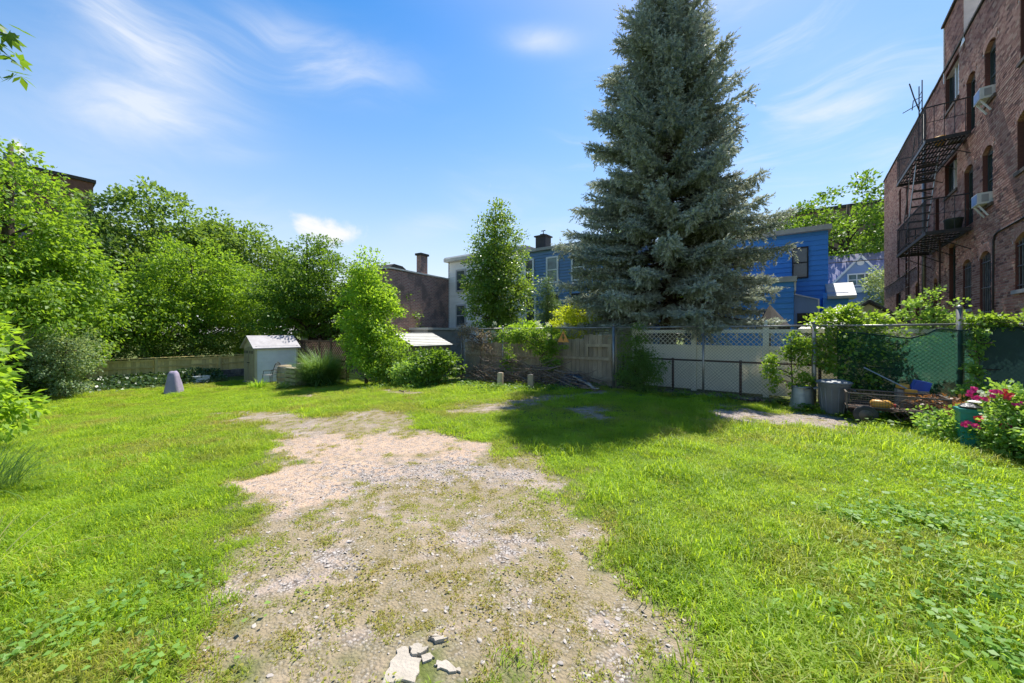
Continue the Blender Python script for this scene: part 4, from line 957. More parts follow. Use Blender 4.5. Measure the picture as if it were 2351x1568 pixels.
T = thing('low_pipe_fence', 'low rusty pipe fence with wire mesh behind the tall chain link fence', 'fence', (-1.3, 10.62, 0))
for px in (1870, 2019, 2222, 2460, 2560):
    u = at_w(px, 1085, 10.62)[0]; MB().tube([(u, 10.62, -.1), (u, 10.62, .93)], .03, 8).obj('post', M['rust'], T, True, True)
MB().tube([(-3.6, 10.62, .89), (1.9, 10.62, .88)], .022, 8).obj('top_rail', M['rust'], T, True, True)
wires(-3.6, 1.9, 10.6, .06, .87, .09).obj('wire_mesh', M['wire'], T, world=True)
# white vinyl fence with lattice top
VW = 11.3
T = thing('vinyl_fence', 'off white vinyl privacy fence with diagonal lattice along its top', 'fence', (-1.2, VW, 0))
vp = [-3.6, -1.95, -.3, 1.35, 3.0]
for u in vp:
    P_ = MB().box(u - .065, u + .065, VW - .065, VW + .065, -.1, 1.74).obj('post', M['vinyl'], T, world=True)
    MB().add([(u - .08, VW - .08, 1.741), (u + .08, VW - .08, 1.741), (u + .08, VW + .08, 1.741), (u - .08, VW + .08, 1.741), (u, VW, 1.86)], [(0, 1, 4), (1, 2, 4), (2, 3, 4), (3, 0, 4), (3, 2, 1, 0)]).lathe([(.03, 1.82), (.045, 1.86), (.03, 1.9), (.005, 1.92)], (u, VW, 0), 8).obj('cap', M['vinyl'], P_, world=True)
plank = MB().box(-.075, .075, -.012, .012, .12, 1.19).mesh('plank', M['vinyl'])
for a, b in zip(vp[:-1], vp[1:]):
    for z0, z1 in ((.05, .13), (1.17, 1.27), (1.6, 1.69)): MB().box(a + .066, b - .066, VW - .028, VW + .028, z0, z1).obj('rail', M['vinyl'], T, world=True)
    n = 10; wd = (b - a - .14) / n
    for k in range(n): o = link('plank', plank, T, (a + .07 + wd * (k + .5) + 1.2, 0, 0)); o.scale = (wd / .15 * .985, 1, 1)
    lat = MB(); z0, z1 = 1.27, 1.6; st_ = .125
    for sg in (1, -1):
        k = a - .4
        while k < b + .4:
            xa, xb = (k, k + (z1 - z0)) if sg > 0 else (k + (z1 - z0), k)
            lo = max(a + .07, min(xa, xb)); hi = min(b - .07, max(xa, xb))
            if hi - lo > .02:
                f = lambda x: z0 + (x - xa) / (xb - xa) * (z1 - z0)
                lat.bar((lo, VW + sg * .006, f(lo)), (hi, VW + sg * .006, f(hi)), .011, .038, (0, 1, 0))
            k += st_
    # strips share one lattice panel between its frame rails
    lat2 = lat.obj('lattice', M['vinyl'], T, world=True)
# old board fence behind the brush
T = thing('board_fence', 'weathered brown board fence behind the chain link and the brush pile', 'fence', (-6.8, 10.62, 0))
bd = MB().box(-.07, .07, -.012, .012, 0, 1).mesh('board', M['old_wood'])
u = -9.9; k = 0
while u < -3.95:
    hgt = (1.22 if u < -7.2 else 1.40) + .05 * random.random() + (.12 if u > -5.0 else 0)
    o = link('board', bd, T, (u + 6.8, random.uniform(-.004, .004), -.25)); o.scale = (1, 1, hgt + .25); u += .148; k += 1
for z in (.18, .78): MB().box(-9.95, -3.95, 10.54, 10.6, z, z + .09).obj('rail', M['old_wood'], T, world=True)
for a, b in ((-4.85, -4.02), (-7.0, -5.8)): MB().box(a, b, 10.5, 10.535, 1.18, 1.27).box(a, a + .09, 10.5, 10.535, .88, 1.178).box(b - .09, b, 10.5, 10.535, .88, 1.178).obj('frame', M['old_wood'], T, world=True)
# rubble edging below the fence
T = thing('rubble_edging', 'low edging of dark rubble stones below the chain link fence', 'stone edging', (-1.4, 10.42, 0))
def rock(r): 
    vs = []; 
    for z, q in ((-.3, .7), (.15, 1.), (.55, .7)):
        for j in range(7): a = 6.283 * j / 7 + random.random() * .4; s = q * random.uniform(.75, 1.15); vs.append((r * s * math.cos(a), r * .75 * s * math.sin(a), r * z * random.uniform(.8, 1.15)))
    return MB().add(vs, [(i * 7 + j, i * 7 + (j + 1) % 7, (i + 1) * 7 + (j + 1) % 7, (i + 1) * 7 + j) for i in range(2) for j in range(7)] + [tuple(14 + j for j in range(7))])
rk = [rock(1).mesh('stone', M['stone']) for _ in range(5)]
u = -3.8
while u < 1.6:
    s = random.uniform(.07, .14); o = link('stone', random.choice(rk), T, (u + 1.4, random.uniform(-.05, .03), random.uniform(.01, .05))); o.scale = (s, s, s * .8); o.rotation_euler = (0, 0, random.random() * 6); u += s * 1.15
# green privacy screen on the fence
m, nt, out = newmat('green_mesh_screen')
g = N(nt, 'ShaderNodeNewGeometry'); wv = noise(nt, 3.0, g.outputs['Position'], 4)
c = mixc(nt, mrange(nt, wv, .3, .7), (.024, .065, .048), (.032, .085, .064))
d = N(nt, 'ShaderNodeBsdfDiffuse'); t = N(nt, 'ShaderNodeBsdfTranslucent'); tp = N(nt, 'ShaderNodeBsdfTransparent')
nt.links.new(c, d.inputs[0]); nt.links.new(mixc(nt, .0, (.06, .20, .14), (0, 0, 0)), t.inputs[0]); tp.inputs[0].default_value = (.75, .88, .82, 1)
m1 = N(nt, 'ShaderNodeMixShader'); m1.inputs[0].default_value = .5; nt.links.new(d.outputs[0], m1.inputs[1]); nt.links.new(t.outputs[0], m1.inputs[2])
m2 = N(nt, 'ShaderNodeMixShader'); m2.inputs[0].default_value = .34; nt.links.new(m1.outputs[0], m2.inputs[1]); nt.links.new(tp.outputs[0], m2.inputs[2]); nt.links.new(m2.outputs[0], out.inputs[0]); M['screen'] = m
M['screen_dark'] = pmat('dark_green_tarp', (.02, .05, .045), (.028, .062, .06), 2.5, .6, .2, 25, trans=.25)
def screen(name, label, us, tops, w, mat, wav):
    T = thing(name, label, 'privacy screen', (sum(us) / len(us), w, 0)); mb = MB(); nx_ = 60; nz_ = 14; vs = []
    for j in range(nz_ + 1):
        for i in range(nx_ + 1):
            t = i / nx_; u = us[0] + (us[-1] - us[0]) * t; top = float(np.interp(u, us, tops)); z = .03 + (top - .03) * j / nz_
            vs.append((u, w + wav * (math.sin(u * 7.5 + z * 1.3) + .5 * math.sin(u * 17 + z * 4)) * (.4 + .6 * j / nz_), z))
    mb.add(vs, [(j * (nx_ + 1) + i, j * (nx_ + 1) + i + 1, (j + 1) * (nx_ + 1) + i + 1, (j + 1) * (nx_ + 1) + i) for j in range(nz_) for i in range(nx_)])
    mb.obj('cloth', mat, T, True, True)
    e = [vs[nz_ * (nx_ + 1) + i] for i in range(nx_ + 1)]; MB().tube(e, .012, 5).obj('hem', M['screen_dark'], T, True, True)
screen('privacy_screen', 'sagging translucent green mesh screen with plant shadows behind it', [.95, 1.35, 1.98, 2.22, 2.38, 2.64, 2.80], [1.62, 1.60, 1.50, 1.58, 1.69, 1.64, 1.68], FW - .07, M['screen'], .012)
screen('privacy_screen', 'dark blue green privacy tarp on the fence at the brick building', [2.82, 3.3, 4.3], [1.67, 1.70, 1.72], FW - .06, M['screen_dark'], .006)
# yellow timber fence on a stone kerb at the left boundary
YU = -24.0
T = thing('timber_fence', 'low new yellow timber fence on a stone base along the far lawn edge', 'fence', (YU, 3, -.75))
zt, zb0 = .36, -.34
bd = MB().box(-.012, .012, -.068, .068, 0, zt - zb0).mesh('board', M['yellow_wood'])
w = -1.6; k = 0
while w < 9.3: link('board', bd, T, (random.uniform(-.004, .004), w - 3, zb0 + .75 + random.uniform(-.02, .01))); w += .142
for w in (-1.2, 1.82, 4.26, 6.7, 9.2): MB().box(YU + .015, YU + .11, w - .05, w + .05, -.75, zt + .04).obj('post', M['yellow_wood'], T, world=True)
for z in (-.04, .27): MB().box(YU + .014, YU + .06, -1.6, 9.3, z, z + .085).obj('rail', M['yellow_wood'], T, world=True)
MB().box(YU - .05, YU + .14, -1.6, 9.3, zt + .041, zt + .075).obj('cap_rail', M['yellow_wood'], T, world=True)
K = MB().box(YU - .12, YU - .02, -1.6, 9.3, -.9, zb0 - .01).obj('kerb_wall', M['mortar'], T, world=True)
for r_ in range(2):
    w = -1.6 + r_ * .15
    while w < 9.1:
        L_ = random.uniform(.28, .5); MB().box(YU - .03, YU + .12 + random.uniform(0, .03), w + .008, w + L_ - .008, -.76 + r_ * .2, -.57 + r_ * .2).obj('stone', M['stone'], K, world=True); w += L_
# lattice trellis
T = thing('trellis', 'dark brown wooden lattice trellis right of the beige shed', 'trellis', (-18.4, 9.2, -.75))
z0, z1 = -.5, 1.2; a, b = -20.9, -15.9
for u in (-20.9, -18.4, -17.3, -15.9): MB().box(u - .05, u + .05, 9.14, 9.24, -.8, z1 + .12).obj('post', M['trellis_wood'], T, world=True)
for z in (z0, .3, z1): MB().box(a, b, 9.15, 9.19, z - .04, z + .04).obj('rail', M['trellis_wood'], T, world=True)
lat = MB()
for sg in (1, -1):
    k = a - 1.7
    while k < b + 1.7:
        xa, xb = (k, k + z1 - z0) if sg > 0 else (k + z1 - z0, k); lo = max(a, min(xa, xb)); hi = min(b, max(xa, xb))
        if hi - lo > .03: f = lambda x: z0 + (x - xa) / (xb - xa) * (z1 - z0); lat.bar((lo, 9.2 + sg * .008, f(lo)), (hi, 9.2 + sg * .008, f(hi)), .012, .045, (0, 1, 0))
        k += .17
lat.obj('lattice', M['trellis_wood'], T, world=True)

# ------------------------------------------------------------------ sheds
def shed(label, u0, u1, w0, w1, zg, ze, zr, mat_front, mat_side, mat_roof, doors, ridges):
    uc = (u0 + u1) / 2; T = thing('garden_shed', label, 'shed', (uc, w0, zg))
    MB().prism([(u0, zg - .1), (u1 - .004, zg - .1), (u1 - .004, ze), (uc, zr - .05), (u0, ze)], 'y', w0, w1 - .01).obj('wall', mat_front, T, world=True)
    n = 9; h = (ze - zg) / n; ms = MB().prism([(0, 0), (.022, 0), (.006, h * 1.03), (0, h * 1.03)], 'y', w0 + .06, w1 - .02).mesh('side_panel', mat_side)
    o = root_loc(T)
    for k in range(n): link('side_panel', ms, T, (u1 - o[0], -o[1], k * h))
    for ww in (w0 - .01, w1 - .07): MB().box(u1 - .03, u1 + .03, ww, ww + .068, zg - .05, ze).obj('corner_post', mat_front, T, world=True)
    for q in (-1, 1):
        e = uc + q * ((u1 - u0) / 2 + .12); dz = (zr - ze) * .24 / (u1 - u0)
        rf = MB().prism([(uc, zr - .045), (e, ze - dz - .045), (e, ze - dz), (uc, zr)], 'y', w0 - .14, w1 + .1).obj('roof', mat_roof, T, world=True)
        nr = ridges
        for k in range(nr):
            if not nr: break
            t = (k + .5) / nr; x = uc + (e - uc) * t; z = zr + (ze - dz - zr) * t
            MB().bar((x, w0 - .15, z + .008), (x, w1 + .11, z + .008), .03, .018).obj('roof_rib', mat_roof, rf, world=True)
    if doors:
        for q in (-1, 1):
            a = uc + q * .03; b = uc + q * ((u1 - u0) / 2 - .13); lo, hi = min(a, b), max(a, b); zt_ = ze - .02
            D = MB().prism([(lo, zg + .06), (hi, zg + .06), (hi, zt_ - (.0 if q < 0 else .12)), (lo, zt_ - (.12 if q < 0 else 0))], 'y', w0 - .035, w0 - .004).obj('door', M['shed_door'], T, world=True)
            MB().box(lo + .05, hi - .05, w0 - .05, w0 - .036, zg + .12, zg + .85).box(lo + .05, hi - .05, w0 - .05, w0 - .036, zg + .93, zt_ - .38).obj('door_panel', M['shed_door'], D, world=True)
            for k in range(3): x = lo + .1 + (hi - lo - .2) * k / 2; MB().box(x - .035, x + .035, w0 - .045, w0 - .036, zt_ - .33, zt_ - .2).obj('louvre', M['dark_trim'], D, world=True)
            MB().lathe([(.03, 0), (.03, .03)], (uc + q * .08, w0 - .06, zg + .9), 8).obj('handle', M['dark_trim'], D, world=True)
    MB().box(u0 - .05, u1 + .05, w0 - .12, w1 + .02, zg - .15, zg - .001).obj('plinth', M['grey_wood'], T, world=True)
    return T
M['shed_door'] = pmat('shed_door', (.30, .27, .19), (.26, .23, .16), 3, .6)
shed('beige plastic garden shed with double doors and pale clapboard side', -21.15, -19.75, 6.9, 8.75, -.72, .98, 1.48, M['shed_beige'], M['shed_white'], M['shed_roof'], True, 0)
shed('tan garden shed with a pale ribbed roof behind the shrubs', -16.6, -13.75, 11.2, 13.5, -.6, 1.06, 1.6, M['shed_tan'], M['shed_tan'], M['roof_pale'], False, 8)

# ------------------------------------------------------------------ things in the yard
# cloth-covered object on the lawn
c = ground_at(520, 1180); T = thing('covered_fire_pit', 'waisted purple grey cloth cover standing alone on the far lawn', 'cover', (c[0], c[1], c[2]))
mb = MB(); prof = [(.27, 0), (.265, .12), (.22, .38), (.17, .64), (.145, .78), (.10, .85), (.02, .865)]; n = 26; vs = []
for j, (r, z) in enumerate(prof):
    for k in range(n):
        a = 6.283 * k / n; q = r * (1 + .05 * math.sin(a * 5 + z * 3) + .03 * math.sin(a * 11 - z * 6)) * (1 + .1 * abs(math.cos(2 * a))); vs.append((q * math.cos(a), q * math.sin(a), z + (.02 * math.sin(a * 4) if 0 < j < 6 else 0)))
mb.add(vs, [(j * n + k, j * n + (k + 1) % n, (j + 1) * n + (k + 1) % n, (j + 1) * n + k) for j in range(len(prof) - 1) for k in range(n)] + [tuple(6 * n + k for k in range(n))])
mb.obj('cloth', M['cover'], T, True)
MB().lathe([(.29, .0), (.295, .04), (.285, .05)], (0, 0, 0), 24, False).obj('hem', M['cover'], T)
# trash can and dented metal can
c = ground_at(2500, 1238); T = thing('trash_can', 'dark grey plastic trash can with a domed lid beside the garden cart', 'trash can', (.86, 9.72, 0))
bd_ = MB().lathe([(.19, 0), (.2, .02), (.245, .56), (.26, .57), (.26, .6)], (0, 0, 0), 28).obj('body', M['can_grey'], T, True)
for k in range(14): a = 6.283 * k / 14; MB().bar((.2 * math.cos(a), .2 * math.sin(a), .04), (.241 * math.cos(a), .241 * math.sin(a), .52), .022, .014).obj('rib', M['can_grey'], bd_)
L_ = MB().lathe([(.28, .601), (.285, .63), (.26, .645), (.16, .672), (.02, .68)], (0, 0, 0), 28).obj('lid', M['can_grey'], T, True)
for q in (-1, 1): MB().tube([(q * .25, -.09, .5), (q * .31, -.08, .47), (q * .31, .08, .47), (q * .25, .09, .5)], .014, 6).obj('handle', M['can_grey'], T, True)
T = thing('metal_can', 'small dented galvanised can with a crumpled side left of the trash can', 'can', (.36, 9.95, 0))
mb = MB(); n = 20; vs = []
for j, (r, z) in enumerate([(.2, 0), (.21, .03), (.19, .2), (.18, .32), (.165, .44), (.17, .46), (.15, .46), (.14, .1)]):
    for k in range(n): a = 6.283 * k / n; q = r * (1 + (.09 * math.sin(3 * a + 5 * z) + .05 * math.sin(7 * a)) * (0 < j < 5)); vs.append((q * math.cos(a), q * math.sin(a), z))
mb.add(vs, [(j * n + k, j * n + (k + 1) % n, (j + 1) * n + (k + 1) % n, (j + 1) * n + k) for j in range(7) for k in range(n)] + [tuple(range(n - 1, -1, -1)), tuple(7 * n + k for k in range(n))])
mb.obj('body', M['sack'], T, True); MB().lathe([(.175, .44), (.182, .455), (.175, .47)], (0, 0, 0), 20, False).obj('rim', M['galv'], T, True)
# garden cart with mesh sides
T = thing('garden_cart', 'rusty steel mesh garden cart with rubber wheels beside the trash can', 'cart', (1.6, 9.25, 0), R(-2))
x0, x1, y0, y1, zb_, zt_ = -.62, .62, -.3, .3, .27, .52
MB().box(x0, x1, y0, y1, zb_ - .025, zb_).obj('bed', M['cart'] if 'cart' in M else M['rust'], T)
M['cart'] = pmat('cart_steel', (.15, .125, .10), (.09, .07, .055), 9, .7, metal=.2)
for (p, q) in (((x0, y0), (x1, y0)), ((x0, y1), (x1, y1)), ((x0, y0), (x0, y1)), ((x1, y0), (x1, y1))):
    S_ = MB().tube([(p[0], p[1], zt_), (q[0], q[1], zt_)], .014, 6).tube([(p[0], p[1], zb_ + .02), (q[0], q[1], zb_ + .02)], .012, 6).obj('side_frame', M['cart'], T)
    ln = math.hypot(q[0] - p[0], q[1] - p[1]); nb = int(ln / .035); g_ = MB()
    for k in range(nb + 1): t = k / nb; x, y = p[0] + (q[0] - p[0]) * t, p[1] + (q[1] - p[1]) * t; g_.bar((x, y, zb_ + .02), (x, y, zt_), .004)
    for k in range(1, 6): z = zb_ + .02 + (zt_ - zb_ - .02) * k / 6; g_.bar((p[0], p[1], z), (q[0], q[1], z), .004)
    g_.obj('wire_side', M['cart'], S_)
for x in (x0, x1):
    for y in (y0, y1): MB().tube([(x, y, zb_ - .03), (x, y, zt_ + .02)], .014, 6).obj('corner_post', M['cart'], T)
for x in (-.38, .40):
    MB().tube([(x, -.34, .163), (x, .34, .163)], .012, 6).bar((x, -.2, .14), (x, -.2, zb_ - .02), .03).bar((x, .2, .14), (x, .2, zb_ - .02), .03).obj('axle', M['cart'], T)
    for y in (-.36, .36):
        W = thing('wheel', None, None, (x, y, .163)); W.parent = T
        def disc(prof, nm, mt): 
            o = MB().lathe(prof, (0, 0, 0), 24).obj(nm, mt, W, True); o.rotation_euler = (R(90), 0, 0)
        disc([(.08, -.045), (.14, -.05), (.165, -.028), (.165, .028), (.14, .05), (.08, .045)], 'tyre', M['rubber'])
        disc([(.01, -.03), (.098, -.04), (.105, 0), (.098, .046), (.03, .048), (.012, .06)], 'rim', M['cart'])
MB().tube([(x1, 0, .22), (x1 + .25, -.05, .35), (x1 + .5, -.1, .55)], .014, 6).tube([(x1 + .5, -.2, .55), (x1 + .5, 0, .55)], .014, 6).obj('pull_handle', M['cart'], T)
T = thing('plastic_jug', 'yellow orange plastic jug lying inside the garden cart', 'jug', (1.42, 9.06, .275))
MB().tube([(-.13, 0, .075), (-.1, 0, .075), (.1, 0, .075), (.13, 0, .07), (.16, 0, .065)], [.05, .075, .075, .05, .025], 14).obj('body', M['yellow_plastic'], T, True); MB().tube([(.161, 0, .065), (.185, 0, .065)], .028, 10).obj('cap', M['red'], T, True)
T = thing('blue_crate', 'blue plastic crate with a yellow bag on the boards behind the cart', 'crate', (1.95, 9.85, .0))
MB().box(-.2, .2, -.12, .12, 0, .55).obj('stand', M['grey_wood'], T); c_ = MB().prism([(-.02, .551), (.2, .551), (.24, .7), (.05, .74)], 'y', -.11, .11).obj('crate_body', M['blue_plastic'], T)
MB().lathe([(.04, .552), (.1, .58), (.09, .64), (.03, .66)], (-.11, 0, 0), 9).obj('bag', M['yellow_plastic'], T)
T = thing('broom', 'long pale handled broom leaning across the cart towards the fence', 'broom', (1.75, 9.7, 0))
MB().tube([(-.42, .3, .92), (.12, 0, .58)], .011, 6).obj('handle', M['aluminium'], T); MB().box(.08, .24, -.05, .05, .46, .57).obj('brush', M['yellow_plastic'], T)
# teal bin among the flowers
c = ground_at(2925, 1345); T = thing('teal_bin', 'upright teal plastic bin half hidden in pink flowers', 'bin', (2.12, 7.92, 0))
MB().prism([(-.10, -.10), (.09, -.10), (.09, .10), (-.10, .10)], 'z', 0, .5).obj('body', M['teal'], T); MB().box(-.115, .105, -.115, .115, .501, .55).obj('rim', M['teal'], T)
MB().lathe([(.11, .551), (.12, .58), (.06, .62), (.01, .63)], (.02, 0, 0), 9).obj('bag', M['black_plastic'], T); MB().lathe([(.05, .631), (.07, .645), (.02, .665)], (.06, .02, 0), 8).obj('wrapper', M['white_paint'], T)
# warning sign on the fence
p = at_w(1690, 1010, FW - .2); T = thing('warning_sign', 'orange triangular sign with a dark vertical stroke on the fence', 'sign', (p[0], FW - .2, 1.46))
MB().prism([(-.2, -.14), (.2, -.14), (0, .21)], 'y', -.006, 0).obj('plate', M['orange_sign'], T); MB().box(-.014, .014, -.010, -.0065, -.09, .11).add([(-.014, -.008, .11), (-.045, -.008, .075), (-.03, -.008, .065), (-.014, -.008, .085)], [(0, 1, 2, 3)]).obj('stroke', M['dark_trim'], T)
# stumps, black bag, brush
for (px, py, h, lab) in ((1501, 1160, .42, 'short squared weathered post standing in the brush pile, nearer the shrubs'), (1592, 1166, .40, 'short squared weathered post at the middle of the brush pile')):
    c = ground_at(px, py); T = thing('wooden_post', lab, 'post', c, R(20), 'short posts in the brush pile')
    MB().prism([(-.075, -.07), (.075, -.07), (.085, .07), (-.07, .075)], 'z', -.05, h).obj('shaft', M['old_wood'], T); MB().prism([(-.06, -.055), (.06, -.055), (.065, .055), (-.055, .06)], 'z', h + .001, h + .012).obj('end_grain', M['grey_wood'], T)
T = thing('brush_pile', 'tangled pile of cut grey branches in front of the board fence', 'brush pile', (-6.6, 9.7, 0))
rg = random.Random(5)
for k in range(190):
    u = rg.uniform(-9.0, -4.4); L_ = rg.uniform(.4, 1.5); a = rg.gauss(0, .35) + (math.pi if rg.random() < .5 else 0); z = abs(rg.gauss(.2, .2)) * (1.35 - abs(u + 6.7) * .25)
    w = rg.uniform(9.35, 10.1); d = Vector((math.cos(a), math.sin(a) * .6, rg.uniform(-.12, .25))); p = Vector((u, w, max(.02, z))); r = rg.uniform(.009, .026)
    pts = [p + d * (L_ * t) + Vector((rg.gauss(0, .05), rg.gauss(0, .04), rg.gauss(0, .04) + .08 * math.sin(3 * t))) for t in (-.5, -.15, .2, .5)]
    for q in pts: q.z = max(.015, q.z); q.y = min(q.y, 10.18)
    MB().tube(pts, [r, r * .9, r * .7, r * .3], 5).obj('branch', M['twig'], T, world=True)
T = thing('black_bag', 'crumpled black plastic sheet at the end of the brush pile', 'plastic sheet', (-4.85, 9.75, 0))
mb = MB(); n = 18; vs = []
for j, (r, z) in enumerate([(.42, 0), (.40, .1), (.3, .25), (.2, .34), (.03, .38)]):
    for k in range(n): a = 6.283 * k / n; q = r * (1 + .22 * math.sin(a * 5 + j) + .12 * math.sin(a * 9 - j * 2)); vs.append((q * math.cos(a), q * .6 * math.sin(a), z * (1 + .2 * math.sin(a * 4))))
mb.add(vs, [(j * n + k, j * n + (k + 1) % n, (j + 1) * n + (k + 1) % n, (j + 1) * n + k) for j in range(4) for k in range(n)]).obj('sheet', M['black_plastic'], T)
T = thing('scrap_boards', 'pale broken boards lying against the black plastic sheet', 'boards', (-4.4, 9.6, 0))
for (a, b) in (((-.4, 0, .36), (.25, -.05, .1)), ((-.1, -.1, .07), (.42, -.12, .1)), ((.0, .1, .2), (.3, -.1, .02))): MB().bar(a, b, .09, .02).obj('board', M['grey_wood'], T)
# by the shed: chair, barrel, pallets, tub
T = thing('garden_chair', 'grey metal garden chair with a tall curved back beside the shed', 'chair', (-18.7, 7.15, -.72), R(-55))
for s in (-1, 1):
    MB().tube([(s * .24, -.2, 0), (s * .24, -.22, .42)], .016, 6).obj('leg', M['iron'], T); MB().tube([(s * .24, .2, 0), (s * .24, .2, .42), (s * .23, .26, .7), (s * .16, .3, .93), (0, .31, 1.0)], .016, 6).obj('back_post', M['iron'], T)
    MB().tube([(s * .26, -.2, .42), (s * .27, -.16, .62), (s * .26, .24, .64)], .014, 6).obj('armrest', M['iron'], T)
for k in range(7): MB().box(-.23, .23, -.22 + k * .065, -.18 + k * .065, .42, .432).obj('seat_slat', M['aluminium'], T)
for k in range(5): z = .52 + k * .09; MB().box(-.2 + k * .015, .2 - k * .015, .235 + k * .012, .245 + k * .012, z, z + .05).obj('back_slat', M['aluminium'], T)
T = thing('barrel', 'dark wooden barrel with hoops between the chair and the pallets', 'barrel', (-18.55, 7.65, -.73))
MB().lathe([(.27, 0), (.31, .2), (.32, .42), (.31, .62), (.27, .84)], (0, 0, 0), 22).obj('body', M['old_wood'], T, True)
for z, r in ((.1, .295), (.32, .322), (.54, .322), (.75, .292)): MB().lathe([(r, z - .02), (r + .008, z), (r, z + .02)], (0, 0, 0), 22, False).obj('hoop', M['galv'], T)
for lab, u, w, zz, rz in (('weathered wooden pallet standing upright behind the tall grass clump', -17.5, 7.7, -.73, 0), ('small wooden crate resting on top of the stacked pallets', -17.3, 7.9, .02, .2)):
    up = zz < 0
    T = thing('pallet' if up else 'wooden_crate', lab, 'pallet' if up else 'crate', (u, w, zz), rz)
    W_, Hh, Dd = (1.0, .75, .5) if up else (.5, .2, .3)
    for k in range(4): z = Hh * (k + .08) / 4; MB().box(-W_ / 2, W_ / 2, -Dd / 2 - .02, -Dd / 2, z, z + Hh * .15).obj('slat', M['grey_wood'], T)
    for x in (-W_ / 2 + .001, -.04, W_ / 2 - .08): MB().box(x, x + .08, -Dd / 2 + .002, Dd / 2, 0, Hh).obj('bearer', M['grey_wood'], T)
    MB().box(-W_ / 2, W_ / 2, -Dd / 2, Dd / 2, Hh + .002, Hh + .025).obj('top_board', M['grey_wood'], T)
c = ground_at(637, 1142); T = thing('plastic_tub', 'small white plastic tub in the ivy beside the timber fence', 'tub', (-22.6, 5.6, -.74)); MB().box(-.22, .22, -.28, .28, 0, .24).obj('body', M['white_paint'], T); MB().box(-.25, .25, -.31, .31, .241, .27).obj('rim', M['white_paint'], T)
for px, py, lab in ((1080, 1168, 'dead stick lying on the grass below the leafy young tree'), (1210, 1182, 'dark stick lying on the grass in front of the shrubs')):
    c = ground_at(px, py); o = MB().tube([(-.5, -.1, .03), (-.1, .03, .05), (.3, .0, .035), (.55, .1, .03)], [.02, .022, .018, .01], 6).obj('fallen_stick', M['twig']); o.location = c; o.rotation_euler = (0, 0, R(-36)); tag(o, lab, 'stick', 'sticks on the lawn')

M['dry_vine'] = leafmat('dry_vine', (.15, .115, .085), (.30, .24, .18), .25, gain=1.0)
